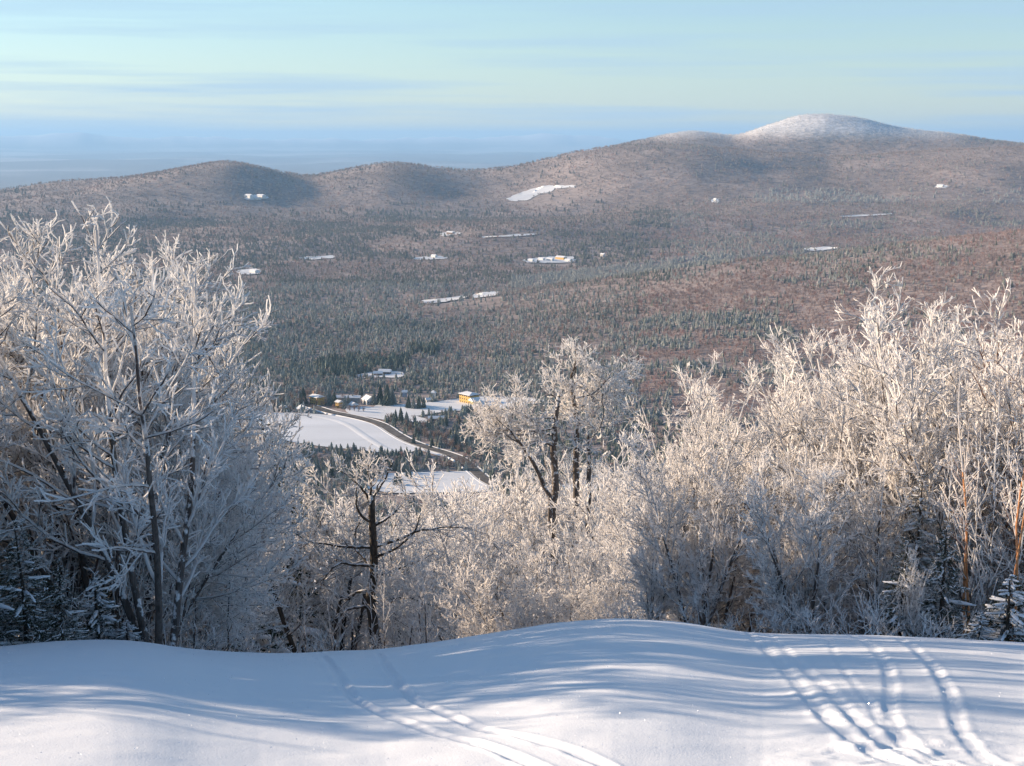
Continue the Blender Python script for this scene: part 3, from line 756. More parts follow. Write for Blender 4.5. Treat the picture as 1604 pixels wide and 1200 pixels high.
# right wood
for k, px, r, ty, lab, rz, wd in [
    ('D', 1060, 27.0, 690, 'low cream rimed tree at the left end of the right wood', .3, 1.0),
    ('E', 1110, 25.5, 600, 'cream rimed tree, first tall crown from the left end of the right wood', 1.3, .95),
    ('D', 1215, 25.0, 535, 'rimed tree with twigs curling up, second tall crown of the right wood', 2.2, 1.0),
    ('E', 1285, 24.5, 520, 'rimed tree with a dense rounded top in the middle of the right wood', 3.9, 1.0),
    ('D', 1350, 26.0, 530, 'rimed tree in the dip between the rounded top and the highest crown', 4.8, 1.0),
    ('D', 1455, 23.5, 428, 'rimed tree with the highest pointed crown of the right wood', 5.7, 1.0),
    ('F', 1560, 22.5, 432, 'copper stemmed rimed birch with a broad crown near the right edge', .7, 1.0),
    ('F', 1660, 22.0, 445, 'copper stemmed rimed birch cut by the right edge', 2.7, 1.0),
    ('E', 1400, 24.0, 480, 'dense rimed tree just left of the highest pointed crown', 1.7, 1.0),
    ('E', 1500, 26.5, 470, 'rimed tree behind the two highest crowns of the right wood', 2.0, 1.0),
    ('D', 1160, 22.5, 700, 'low dense rimed tree in front at the left of the right wood', 3.0, 1.05),
    ('E', 1240, 21.5, 720, 'low dense rimed tree with crossing twigs near the crest', 4.1, 1.1),
    ('D', 1320, 21.0, 690, 'low rimed tree with golden twigs left of the dark spruce', 5.2, 1.05),
    ('E', 1420, 19.4, 850, 'low grey rimed tree in front of the dark spruce', .1, .7),
    ('E', 1080, 23.0, 800, 'low rimed tree rising behind the snow mound', 2.2, 1.05),
    ('R', 1505, 20.4, 560, 'slender copper stemmed birch right of the dark spruce', 3.6, .8),
    ('D', 1090, 30.0, 660, 'dense rimed tree behind the left end of the right wood', 3.8, 1.1),
    ('E', 1250, 28.0, 560, 'dense rimed tree behind the rounded top of the right wood', 1.8, 1.1),
    ('D', 1380, 28.5, 540, 'dense rimed tree in the background left of the highest crown', 4.8, 1.1),
    ('D', 1540, 25.0, 480, 'dense rimed tree between the highest crown and the copper birch', 2.8, 1.1),
    ('E', 1600, 24.0, 500, 'dense rimed tree behind the copper birch at the right edge', .8, 1.1),
    ('E', 1140, 24.0, 670, 'dense low rimed tree at the left of the right wood', 2.3, 1.1),
    ('E', 1150, 25.0, 562, 'rimed tree between the first and second tall crowns of the right wood', .9, 1.0),
    ('D', 1130, 28.0, 600, 'rimed tree filling the slope of crowns at the left of the right wood', 2.9, 1.1),
    ('E', 1020, 28.0, 705, 'small cream rimed tree where the right wood begins', 1.4, 1.0),
    ('E', 1185, 21.0, 800, 'low dense rimed tree at the crest above the first ski track', 4.9, 1.2),
    ('D', 1140, 24.0, 780, 'low rimed tree in the gap right of the snow mound', 3.9, 1.2),
    ('D', 1370, 24.5, 505, 'upright rimed tree just right of the dip in the right wood', 1.9, 1.0),
    ('D', 1395, 22.0, 660, 'low bright rimed tree above the shaded spruces of the right wood', .9, 1.1),
    ('E', 1440, 21.6, 640, 'dense bright rimed tree just above the dark green spruces', 2.9, 1.0),
    ('D', 1320, 23.0, 600, 'rimed tree below the dense rounded top of the right wood', .2, 1.0),
    ('D', 1180, 30.0, 600, 'rimed tree behind the first tall crown of the right wood', .8, 1.0),
    ('G', 1030, 34.0, 720, 'rounded rimed tree between the hollow and the right wood', 1.8, 1.0),
]:
    plant(k, px, r, ty, lab, rz, RG, wide=wd, lim=(max(px - 190, 975), 3000))
for px, r, ty, lab in [(1588, 19.6, 520, 'bright copper birch stem lit by the sun at the right edge'), (1545, 20.2, 600, 'thin red sapling second from the right edge'),
                       (1478, 20.0, 700, 'thin dark sapling at the foot of the dark spruce'), (1520, 20.8, 660, 'thin red sapling between the spruce and the copper birch')]:
    o = plant('R' if px == 1588 else 'S', px, r, ty, lab, 1.0, 'slim stems at the right edge', name='birch_sapling', wide=.7)
for i, (px, r, ty) in enumerate([(1100, 19.6, 930), (1190, 19, 940), (1270, 19, 930), (1340, 19.0, 920), (1390, 18.8, 900), (1440, 18.8, 930), (1500, 18.6, 950), (1000, 21, 930), (960, 21, 940)]):
    plant('K', px, r, ty, ['rimed bush at the crest right of the snow mound', 'rimed bush above the first ski track', 'rimed bush between the ski tracks', 'rimed bush above the fourth ski track', 'tall rimed bush left of the dark spruce',
                           'rimed bush under the dark spruce', 'sparse rimed bush right of the dark spruce', 'tiny bush behind the right shoulder of the snow mound', 'tiny bush behind the top of the snow mound'][i],
          None, 'low rimed bushes along the right crest', 'bush', wide=1.2, name='rimed_bush')
for i, (x, y, k, h) in enumerate([(11.5, 22, 'F', 8), (13, 27, 'E', 9), (11, 31, 'D', 9), (14, 19, 'E', 7)]):
    T, H = PROTO[k]; put_tree('rimed_tree', T, (x, y, float(ground_xy(x, y)) - .1), i * 2.3, h / H, 'rimed tree of the wood that goes on beyond the right edge', 'tree', 'rimed trees beyond the right edge')

# hollow below the crest
for k, px, r, ty, lab, rz, wd in [
    ('G', 735, 42.0, 850, 'rounded sunlit rimed tree leaning out over the shaded hollow', .3, 1.0),
    ('G', 820, 38.0, 800, 'cream rimed tree below the tall forked tree', 1.3, 1.05),
    ('G', 900, 36.0, 790, 'broad sunlit rimed crown just above the snow mound', 2.9, 1.1),
    ('G', 980, 38.0, 760, 'cream rimed crown right above the snow mound', 4.2, 1.05),
    ('G', 790, 50.0, 775, 'rimed crown between the white field and the tall forked tree', 5.2, 1.0),
    ('G', 955, 50.0, 700, 'rimed crown right of the tall forked tree', .9, 1.0),
    ('H', 1000, 45.0, 690, 'rimed tree in the gap between the hollow and the right wood', 2.1, 1.0),
    ('G', 690, 60.0, 850, 'small rimed crown left of the sunlit tree that leans over the hollow', 3.1, 1.0),
    ('G', 870, 44.0, 840, 'low rimed crown in front of the tall forked tree', 3.7, 1.0),
    ('H', 828, 56.0, 650, 'rimed crown left of the tall forked tree', 1.1, .75),
    ('H', 940, 57.0, 665, 'rimed crown close behind the tall forked tree', 4.1, 1.1),
    ('G', 760, 36.0, 930, 'low rimed boughs at the left flank of the snow mound', 2.4, .9),
    ('G', 850, 32.0, 905, 'low rimed boughs behind the top of the snow mound', 5.4, .9),
    ('G', 960, 31.0, 900, 'low rimed boughs behind the right flank of the snow mound', .4, .9),
    ('H', 540, 62.0, 715, 'rimed tree with grey twigs behind the dark oak', .4, 1.0),
    ('H', 620, 66.0, 775, 'rimed tree right behind the dark oak', 2.4, 1.0),
    ('Q', 470, 44.0, 725, 'tall shaded tree with a bare dark trunk left of the oak', 1.4, 1.1),
    ('P', 412, 52.0, 705, 'slim tree with an orange lit trunk above the left boughs', 3.4, 1.1),
    ('P', 515, 56.0, 760, 'slim rimed tree between the oak and the bare dark trunk', 5.4, 1.1),
    ('H', 450, 60.0, 715, 'rimed tree behind the bare dark trunk', 5.0, 1.1),
    ('H', 380, 58.0, 690, 'rimed tree behind the tips of the left boughs', 1.0, 1.1),
    ('H', 680, 75.0, 812, 'grey rimed tree in front of the lower white field', 4.6, 1.0),
    ('Q', 640, 50.0, 800, 'slim shaded tree right of the oak trunk', 1.6, 1.0),
    ('Q', 500, 46.0, 800, 'slim shaded tree in the hollow left of the oak trunk', 3.2, 1.0),
    ('Q', 548, 55.0, 800, 'slim shaded tree in the hollow behind the oak trunk', 4.9, 1.0),
]:
    plant(k, px, r, ty, lab, rz, CG, wide=wd)
g2 = np.random.default_rng(77)
for i in range(46):       # the far side of the hollow, crowns one behind the other
    r = g2.uniform(58, 150); px = g2.uniform(330, 1060)
    base = 735 + (r - 58) * .55 + g2.uniform(0, 55) - 35 * (px > 760) + 66 * (590 < px < 775) + 24 * (400 < px <= 590)
    plant(['H', 'G', 'P'][i % 3] if px > 690 else ['P', 'Q', 'P', 'H'][i % 4], px, r, base, 'one of the grey rimed crowns filling the hollow behind the nearer trees', None, 'rimed crowns filling the hollow', wide=g2.uniform(.9, 1.3))
for i in range(26):       # bare dark stems standing in the shade of the hollow
    r = g2.uniform(27, 52); px = g2.uniform(290, 700)
    plant('Q' if i % 2 else 'S', px, r if i % 2 == 0 else r + 12, g2.uniform(800, 930), 'one of the thin stems standing in the blue shade of the hollow', None, 'thin stems in the shaded hollow', tilt=(g2.uniform(-.12, .12), g2.uniform(-.12, .12)), name='sapling')

# crooked oak and tall forked tree, each its own build
def special(name, seed, H, stem_pts, limbs, label, px, r, mats, crown=(3.2, 6.0, 5.), twig=.26, rime=.016, bare=.35):
    g = np.random.default_rng(seed)
    Ps, Rs = [], []
    for pts, r0, r1 in stem_pts:
        p = np.array(pts, float); t = np.linspace(0, 1, len(p)); tt = np.linspace(0, 1, 13)
        q = np.stack([np.interp(tt, t, p[:, k]) for k in range(3)], -1)
        q[1:-1] += g.normal(0, .035, q[1:-1].shape)
        Ps.append(q[None]); Rs.append((r0 * (1 - tt) ** .8 + r1 * (1 - (1 - tt) ** .8))[None])
    LP, LR = [], []
    for si, t, ang, azi, ln, up in limbs:
        s, tan, rr = sample_on(Ps[si], Rs[si], np.array([0]), np.array([t]))
        a = math.radians(ang); d = np.array([[math.sin(a) * math.cos(azi), math.sin(a) * math.sin(azi), math.cos(a)]])
        P, R = shoot(s, d, np.array([ln]), rr * .45, np.array([.014]), 10, up, .19, g)
        LP.append(P); LR.append(R)
    T = {'stems': [], 'limbs': []}
    for P, R in zip(Ps, Rs):
        V, Fc = tubes([(P, R, 10)]); T['stems'].append(make_mesh('trunk', V, Fc, [mats[0]], smooth=True))
    for P, R in zip(LP, LR):
        V, Fc = tubes([(P, R, 6)]); T['limbs'].append(make_mesh('limb', V, Fc, [mats[0]], smooth=True))
    P1 = np.concatenate(LP); R1_ = np.concatenate(LR)
    P2, R2 = kids(P1, R1_, g, 3.4, bare, 1., 50., lambda t, L: .35 + L * .38 * (1.15 - t), .03, .013, 6, .2, .2)
    P3, R3 = kids(P2, R2, g, crown[0], .1, 1., 44., lambda t, L: .2 + L * .4, .016, .012, 4, .25, .2)
    Pt = np.concatenate([P[:, 7:] for P in Ps]); Rt = np.concatenate([R[:, 7:] for R in Rs])
    P4, R4 = kids(P3, R3, g, crown[1], .1, 1., 45., lambda t, L: np.full(t.shape, twig), rime, rime * .9, 2, .25, .14, rk=1.4)
    P5, R5 = kids(P2, R2, g, crown[2], .2, 1., 45., lambda t, L: np.full(t.shape, twig), rime, rime * .9, 2, .25, .14, rk=1.4)
    P6, R6 = kids(P4, R4, g, 5., .2, 1., 45., lambda t, L: np.full(t.shape, twig * .4), rime, rime * .9, 1, .25, .1, rk=1.4)
    V, Fc = tubes([(P2, R2, 4), (P3, R3, 3)]); T['branches'] = make_mesh('branches', V, Fc, [mats[1]], smooth=True)
    V, Fc = tubes([(P4, R4), (P5, R5), (P6, R6)]); T['twigs'] = make_mesh('rimed_twigs', V, Fc, [mats[2]])
    x, y, z = at(px, r)
    return put_tree(name, T, (x, y, z), 0, 1, label, 'tree')
# oak: 43 m away, base below the crest
x, y, z0 = at(585, 43); Ho = top_z(585, 745, 43) - z0
m_ = 43 / F_PX
special('oak_tree', 31, Ho, [([(0, 0, -.6), (.05, 0, Ho * .3), (-.08, 0, Ho * .5), (.04, 0, Ho * .66), (-.02, .05, Ho * .92)], .19, .10)],
        [(0, .97, 42, 3.0, 1.7, .5), (0, .98, 30, .5, 1.5, .3), (0, .88, 62, .1, 1.9, .35), (0, .99, 15, 2.0, 1.2, .1), (0, .80, 80, .15, 3.4, -.05), (0, .80, 78, 3.2, 2.6, .05), (0, .76, 60, 5.6, 2.4, .2),
         (0, .73, 85, 3.4, 2.4, -.1), (0, .66, 75, .4, 2.2, -.3), (0, .70, 70, 2.2, 2.4, .1), (0, .56, 80, 3.1, 1.7, -.35), (0, .50, 85, .2, 2.3, -.45), (0, .46, 75, 3.6, 1.5, -.3), (0, .90, 55, 4.4, 1.7, .3)],
        'dark crooked oak with a thick bare trunk and twisted limbs in the hollow', 585, 43, (M_BARK_DARK, M_BRANCH, M_RIME_FAR), crown=(3.4, 6., 4.), twig=.26, rime=.013, bare=.16)
# tall forked tree
x, y, z0 = at(868, 50); zt = top_z(868, 552, 50) - z0; m_ = 50 / F_PX
def tp(px, py): return ((px - 868) * m_, 0, top_z(868, py, 50) - z0)
def tpd(px, py, d):
    a = tp(px, py); return (a[0], d, a[2])
special('forked_tree', 37, zt, [([(0, 0, -.5), tp(868, 800), tp(866, 700), tp(868, 665), tp(874, 622)], .17, .05), ([(.5, .3, -.5), tpd(905, 790, .3), tpd(900, 690, .3), tpd(903, 640, .4), tpd(894, 600, .5), tpd(899, 560, .5)], .15, .02),
                               ([(-.1, -.3, 2.), tpd(862, 775, -.3), tpd(835, 720, -.4), tpd(812, 690, -.4), tpd(795, 668, -.4)], .10, .04), ([(1.2, .1, -.5), tpd(922, 790, .1), tpd(925, 720, .1), tpd(918, 670, .1)], .12, .04)],
        [(0, .99, 35, 3.0, .9, .4), (0, .99, 40, .3, .9, .4), (0, .95, 30, 4.5, .8, .3), (0, .99, 10, 1.0, .8, .2), (0, .80, 62, 2.9, 1.3, .3), (1, .82, 50, .2, 1.3, .4), (1, .86, 40, 1.0, 1.2, .3), (1, .76, 55, 5.5, 1.4, .3),
         (0, .7, 75, 3.3, 2.6, .1), (0, .62, 80, 3.0, 3.2, .15), (1, .66, 70, .3, 2.2, .2), (1, .58, 78, 0., 2.8, .2), (2, .98, 60, 3.1, 1.7, .2), (2, .9, 50, 2.0, 1.6, .4), (2, .75, 80, 3.2, 2.0, .2), (2, .99, 30, .8, 1.5, .2),
         (3, .98, 35, .4, 1.8, .3), (3, .9, 65, 0., 2.2, .3), (3, .85, 60, 5.0, 1.8, .3), (1, .5, 75, 1.2, 2.2, .2), (0, .5, 80, 4.2, 2.2, .2)],
        'tall forked tree with brown sunlit stems and tufted rimed tops', 868, 50, (M_BARK, M_BRANCH, M_RIME_FAR), crown=(5., 8., 6.), twig=.28, rime=.018, bare=.12)

# ------------------------------------------------------------------ spruces near the slope
def spruce(seed, H, R0, whorl=.26, loads=.5, needle=M_NEEDLE):
    g = np.random.default_rng(seed)
    n = int(H / whorl); t = (np.arange(n) + .5) / n
    z = np.repeat(t * H * .97 + .1, 6) + g.normal(0, .05, n * 6); tt = np.repeat(t, 6)
    az = g.uniform(0, 6.28, n * 6)
    ln = R0 * (1.02 - tt) ** .85 * g.uniform(.7, 1.1, n * 6)
    d = np.stack([np.cos(az), np.sin(az), np.full(n * 6, .12) - .3 * (1 - tt)], -1)
    s = np.stack([0 * z, 0 * z, z], -1)
    P1, R1_ = shoot(s, norm(d), ln, np.full(len(ln), .018), np.full(len(ln), .006), 5, -.1, .05, g)
    P2, R2 = kids(P1, R1_, g, 9., .15, 1., 55., lambda t, L: (.08 + .32 * L * (1.1 - t)), .010, .006, 3, -.15, .06, flat=.35)
    # needles: short flat slivers along the twigs
    def sliv(P, R, per_m, ln, w):
        L_ = lens(P); m = g.poisson(L_ * per_m); idx = np.repeat(np.arange(len(P)), m); t = g.uniform(.1, 1, len(idx))
        s, tan, _ = sample_on(P, R, idx, t)
        q = norm(np.cos(.8) * tan + np.sin(.8) * perp(tan, g)); side = norm(np.cross(q, g.normal(size=q.shape)))
        l = ln * g.uniform(.7, 1.2, (len(idx), 1))
        V = np.stack([s - side * w, s + side * w, s + q * l], 1).reshape(-1, 3)
        return V, np.arange(len(V)).reshape(-1, 3)
    V1, F1 = sliv(P2, R2, 60, .085, .011); V2, F2 = sliv(P1, R1_, 50, .085, .011)
    Vn = np.concatenate([V1, V2]); Fn = np.concatenate([F1, F2 + len(V1)])
    # snow lying on the boughs
    k = np.where(g.random(len(P1)) < loads)[0]
    P3 = P1[k].copy(); P3[:, :, 2] += .03; ltt = np.linspace(0, 1, P3.shape[1])[None]
    R3 = .02 + .055 * ln[k][:, None] * np.sin(np.pi * (.15 + .8 * ltt)) * g.uniform(.5, 1.2, (len(k), 1))
    P4 = P2[::4].copy(); P4[:, :, 2] += .012; R4 = np.full(P4.shape[:2], .017) * g.uniform(.6, 1.6, (len(P4), 1))
    Vs, Fs = tubes([(P3[:, 1:], R3[:, 1:], 6), (P4, R4, 4)])
    Vs[:, 2] += 0
    trunkP, trunkR = shoot(np.array([[0, 0, -.3]]), np.array([[0, 0, 1.]]), np.array([H + .3]), np.array([.03 + H * .012]), np.array([.01]), 8, 0, .01, g)
    Vt, Ft = tubes([(trunkP, trunkR, 8)]); Vb, Fb = tubes([(P1, R1_, 4), (P2, R2, 3)])
    return [('trunk', make_mesh('trunk', Vt, Ft, [M_BARK_DARK], smooth=True), None), ('boughs', make_mesh('boughs', Vb, Fb, [M_BARK_DARK]), 'stuff'),
            ('needles', make_mesh('needles', Vn, [Fn], [needle]), 'stuff'), ('snow_load', make_mesh('snow_load', Vs, Fs, [M_SNOWLOAD], smooth=True), 'stuff')]
SPR = [(spruce(51, 5., 1.5, loads=.14), 5.), (spruce(52, 2.2, 1.0, .16, loads=.85), 2.2), (spruce(53, 6., 1.6, loads=.5, needle=M_NEEDLE_RIME), 6.)]
def put_spruce(i, px, r, ty, label, rz=0., wide=1., dz=0.):
    ms, H = SPR[i]; x, y, z = at(px, r); h = top_z(px, ty, r) - z; s = h / H
    o = bpy.data.objects.new('spruce_tree', None); coll().link(o); o.location = (x, y, z + dz); o.rotation_euler = (0, 0, rz); o.scale = (s * wide, s * wide, s)
    setp(o, label, 'tree', 'snowy spruces at the edges of the slope')
    for nm, me, kd in ms: setp(link(nm, me, o), kind=kd)
put_spruce(0, 35, 17.6, 815, 'dark spruce in shade at the left edge, the largest of three there', .3, 1.3)
put_spruce(0, -25, 17.4, 800, 'dark spruce cut by the left edge', 1.3, 1.3)
put_spruce(0, 92, 18.0, 868, 'smaller dark spruce right of the largest one at the left edge', 2.3, 1.3)
put_spruce(1, 150, 19.0, 905, 'small spruce with thick pillows of snow on its boughs left of the saplings', .8, 1.2)
put_spruce(1, 195, 18.8, 972, 'little spruce almost buried in snow at the left crest', 1.8, 2.0)
put_spruce(1, 110, 18.6, 965, 'little snowy spruce in front of the dark ones at the left crest', 2.8, 1.5)
put_spruce(1, 10, 18.2, 950, 'little snowy spruce at the foot of the left edge', 3.8, 1.4)
put_spruce(2, 1435, 21.8, 735, 'tall rimed green spruce inside the right wood', .4, 1.0)
put_spruce(0, 1478, 19.8, 815, 'dark green spruce lit from the left in the right wood', 1.4, 1.25)
put_spruce(0, 1415, 19.5, 840, 'lower dark spruce in shade left of the sunlit green one', 2.4, 1.2)
put_spruce(1, 1585, 19.0, 900, 'small snow laden spruce at the right edge', .9, 1.4)
put_spruce(1, 1540, 18.8, 960, 'little spruce bowed under snow left of the one at the right edge', 1.9, 1.5)

for i, (x, y, h) in enumerate([(-8.2, 14.2, 3.4), (-9.8, 12.9, 3.2), (-10.2, 16.8, 4.0), (-8.8, 18.2, 3.6), (-12, 15.2, 4.2), (-11.6, 18.2, 4.4), (-9.4, 20.0, 3.8), (-10.8, 21.8, 4.2), (-13.6, 17.0, 4.6), (-13.4, 20.2, 4.8), (-10.4, 24.2, 4.2), (-12.4, 23.0, 4.8),
                               (-14.8, 15.8, 4.6), (-12.2, 26.2, 4.6), (-14.6, 23.4, 5.0), (-16, 18.6, 5.2), (-11.8, 13.2, 3.6), (-14.2, 13.6, 3.8), (-9.8, 12.0, 2.8), (-11.6, 11.6, 3.2), (-13.4, 11.9, 3.6), (-15.5, 12.6, 4.0), (-12.2, 34, 7), (-12.6, 38, 8), (-11.4, 42, 8.5), (-12.8, 44.5, 9), (-12.0, 48, 9.5), (-13.5, 51, 10), (-12.6, 55, 10.5), (-14.6, 58, 11), (-13.6, 62, 11.5), (-15, 66, 12), (-10.8, 37, 6.5), (-11, 46, 8.5), (-11.6, 52, 9.5), (-9.4, 36, 6.5), (-9.6, 40, 7.2), (-9.8, 44, 8), (-10, 48.5, 8.8), (-10.2, 53, 9.5), (-10.6, 57, 10), (-11, 61, 10.5), (-12, 70, 12), (-9, 33, 5.5), (-8.4, 15.8, 3.2), (-8.8, 16.6, 3.5), (-9.2, 14.6, 3.2), (-10.6, 15.2, 3.8), (-9.8, 18.8, 3.8), (-10.8, 19.6, 4.2), (-11.6, 20.4, 4.4), (-12.8, 14.4, 3.8), (-8.3, 12.9, 2.4), (-10.6, 12.6, 3.0)]):
    ms, H = SPR[0]; o = bpy.data.objects.new('spruce_tree', None); coll().link(o); o.location = (x, y, float(ground_xy(x, y))); s_ = h * (1.45 if y < 20 else 1.25 if y < 26 else 1.38) / H; q_ = s_ * (1.45 if y < 30 else .95); o.scale = (q_, q_, s_); o.rotation_euler = (0, 0, i * 1.1)
    setp(o, 'dark spruce standing beyond the left edge, its shadow falls on the slope', 'tree', 'spruces beyond the left edge')
    for nm, me, kd in ms: setp(link(nm, me, o), kind=kd)

# ------------------------------------------------------------------ the woods of the valley
def conifer_mesh(seed, H=12.5, R0=3.3, tiers=7, sides=9):
    g = np.random.default_rng(seed); V, Fc, fr = [], [], []
    for k in range(tiers):
        zt = H * (1 - (tiers - 1 - k) / tiers * .86) if k < tiers - 1 else H; zb = H * (.08 + .86 * k / tiers); r = R0 * (1 - k / tiers) ** .9 + .2
        b = len(V); V.append((g.normal(0, .05), g.normal(0, .05), min(zb + H * .27, H))); fr.append(1.)
        for s in range(sides * 2):
            a = s * math.pi / sides + g.uniform(-.1, .1) + k; q = r * (1.12 if s % 2 else .55) * g.uniform(.85, 1.15)
            V.append((q * math.cos(a), q * math.sin(a), zb - (.25 * r if s % 2 else 0) + g.uniform(-.25, .25))); fr.append(.75 if s % 2 else .2)
        for s in range(sides * 2): Fc.append((b, b + 1 + s, b + 1 + (s + 1) % (sides * 2)))
    return np.array(V), np.array(Fc), np.array(fr)
def hardwood_mesh(seed, H=11., n=26, w=.16):
    g = np.random.default_rng(seed); V, Fc, fr = [], [], []
    def spike(a, b, w0):
        d = norm(np.array(b) - np.array(a)); p = norm(np.cross(d, g.normal(size=3))); q = np.cross(d, p); o = len(V)
        V.extend([a + p * w0, a - .5 * p * w0 + .87 * q * w0, a - .5 * p * w0 - .87 * q * w0, b]); fr.extend([.0, .0, .0, .9])
        Fc.extend([(o, o + 1, o + 3), (o + 1, o + 2, o + 3), (o + 2, o, o + 3)])
    spike(np.array([0, 0, -1.]), np.array([g.normal(0, .3), g.normal(0, .3), H * .95]), .22)
    for k in range(n):
        t = g.uniform(.25, .85); a = g.uniform(0, 6.28); l = H * g.uniform(.25, .42); e = math.radians(g.uniform(25, 60))
        s = np.array([0, 0, t * H * .8]); d = np.array([math.sin(e) * math.cos(a), math.sin(e) * math.sin(a), math.cos(e)])
        tip = s + d * l; spike(s, tip, w)
        for j in range(2):
            s2 = s + d * l * g.uniform(.4, .8); spike(s2, s2 + norm(d + g.normal(0, .5, 3)) * l * .45, w * .7)
    return np.array(V), np.array(Fc), np.array(fr)

def scatter(name, protos, pts, scl, wid, rot, pick, tint, rime, label):
    """one mass of woodland: the points and the few tree shapes live in the same object"""
    V, Fc, pid, fr = [], [], [], []; off = 0
    for k, (v, f, q) in enumerate(protos):
        V.append(v); Fc.append(f + off); pid.append(np.full(len(v), k)); fr.append(q); off += len(v)
    n = len(pts); V.append(pts); pid.append(np.full(n, -1)); fr.append(np.zeros(n))
    P = off
    z = lambda a, d=0.: np.concatenate([np.full((P,) + a.shape[1:], d), a])
    me = make_mesh(name, np.concatenate(V), [np.concatenate(Fc)], [M_TINT], attrs={
        'proto': ('INT', np.concatenate(pid).astype(np.int32)), 'frost': ('FLOAT', np.concatenate(fr).astype(np.float32)),
        'pick': ('INT', z(pick).astype(np.int32)), 'scl': ('FLOAT_VECTOR', z(np.stack([wid, wid, scl], -1))), 'rot': ('FLOAT_VECTOR', z(np.stack([0 * rot, 0 * rot, rot], -1))),
        'tint': ('FLOAT_VECTOR', z(tint)), 'rime': ('FLOAT', z(rime).astype(np.float32))})
    o = link(name, me); setp(o, label, kind='stuff')
    ng = bpy.data.node_groups.new(name, 'GeometryNodeTree')
    ng.interface.new_socket('Geometry', in_out='INPUT', socket_type='NodeSocketGeometry'); ng.interface.new_socket('Geometry', in_out='OUTPUT', socket_type='NodeSocketGeometry')
    A = ng.nodes.new; K = ng.links.new
    gi, go = A('NodeGroupInput'), A('NodeGroupOutput')
    def attr(nm, ty):
        a = A('GeometryNodeInputNamedAttribute'); a.data_type = ty; a.inputs['Name'].default_value = nm; return a.outputs['Attribute']
    pa = attr('proto', 'INT')
    def sepn(val):
        s = A('GeometryNodeSeparateGeometry'); s.domain = 'POINT'; c = A('FunctionNodeCompare'); c.data_type = 'INT'; c.operation = 'EQUAL'
        K(pa, c.inputs[2]); c.inputs[3].default_value = val
        K(c.outputs[0], s.inputs['Selection']); K(gi.outputs[0], s.inputs['Geometry']); return s.outputs['Selection']
    g2i = A('GeometryNodeGeometryToInstance')
    for k in reversed(range(len(protos))): K(sepn(k), g2i.inputs[0])
    iop = A('GeometryNodeInstanceOnPoints'); K(sepn(-1), iop.inputs['Points']); K(g2i.outputs[0], iop.inputs['Instance'])
    iop.inputs['Pick Instance'].default_value = True
    K(attr('pick', 'INT'), iop.inputs['Instance Index']); K(attr('rot', 'FLOAT_VECTOR'), iop.inputs['Rotation']); K(attr('scl', 'FLOAT_VECTOR'), iop.inputs['Scale'])
    K(iop.outputs[0], go.inputs[0])
    md = o.modifiers.new('scatter', 'NODES'); md.node_group = ng
    return o

gv = np.random.default_rng(5)
CON = [conifer_mesh(100 + k, tiers=5, sides=6) for k in range(4)]
HARD = [hardwood_mesh(200 + k) for k in range(6)]
def wood_points(r0, r1, sp_, azm=.41):
    n = int(azm * (r1 ** 2 - r0 ** 2) / sp_ ** 2)
    return gv.uniform(-azm, azm, n), np.sqrt(gv.uniform(r0 ** 2, r1 ** 2, n))
az, r = [], []
for a_, b_, s_ in [(820, 1500, 6.2), (1500, 2400, 7.0), (2400, 3600, 9.0), (3600, 5500, 13.0), (5500, 9200, 19.0)]:
    p, q = wood_points(a_, b_, s_); az.append(p); r.append(q)
size = np.concatenate([np.full(len(q), f) for q, f in zip(r, (.95, 1.0, 1.12, 1.35, 1.7))])
az = np.concatenate(az); r = np.concatenate(r)
x, y = r * np.sin(az), r * np.cos(az); z = ground(az, r)
px, py = to_pix(x, y, z)
keep = (px > -330) & (px < 1900) & (py < 900)
for nm, poly in FIELDS:
    keep &= ~in_poly(px + 5 * vnoise(x / 22, y / 22, 91), py + 1.6 * vnoise(x / 18, y / 18, 93), poly)
    cx_, cy_ = np.mean([p[0] for p in poly]), np.mean([p[1] for p in poly])   # nothing tall right in front of a clearing
    low = [(cx_ + (a - cx_) * .96, b + 16 * 700 / max(np.hypot(x, y).mean(), 700) ) for a, b in poly]
rx = np.interp(px, [p[0] for p in ROAD], [p[1] for p in ROAD])
keep &= ~((px > 476) & (px < 775) & (py > rx - 7) & (py < rx + 10))
keep &= ~((px > 480) & (px < 765) & (py > 616) & (py < 640) & (gv.random(len(px)) > .35))   # the village
keep &= ~((px > 578) & (px < 775) & (py > 772) & (py < 792))
keep &= ~((px > 400) & (px < 650) & (py > 690) & (py < 722) & (py < 697 + (px - 400) * .05))
for fx0, fx1, fy0, fy1 in [(795, 905, 290, 322), (384, 420, 306, 318), (822, 902, 402, 418), (470, 525, 400, 412), (664, 784, 458, 484), (560, 632, 582, 602), (1262, 1312, 386, 398), (370, 412, 424, 436), (690, 722, 364, 374)]:
    keep &= ~((px > fx0) & (px < fx1) & (py > fy0) & (py < fy1) & (py > np.interp(px, [fx0, fx1], [fy1 - 5, fy0 + 4]) + 2) & (gv.random(len(px)) < .75))
x, y, z, px, py, size, r = (a[keep] for a in (x, y, z, px, py, size, r))
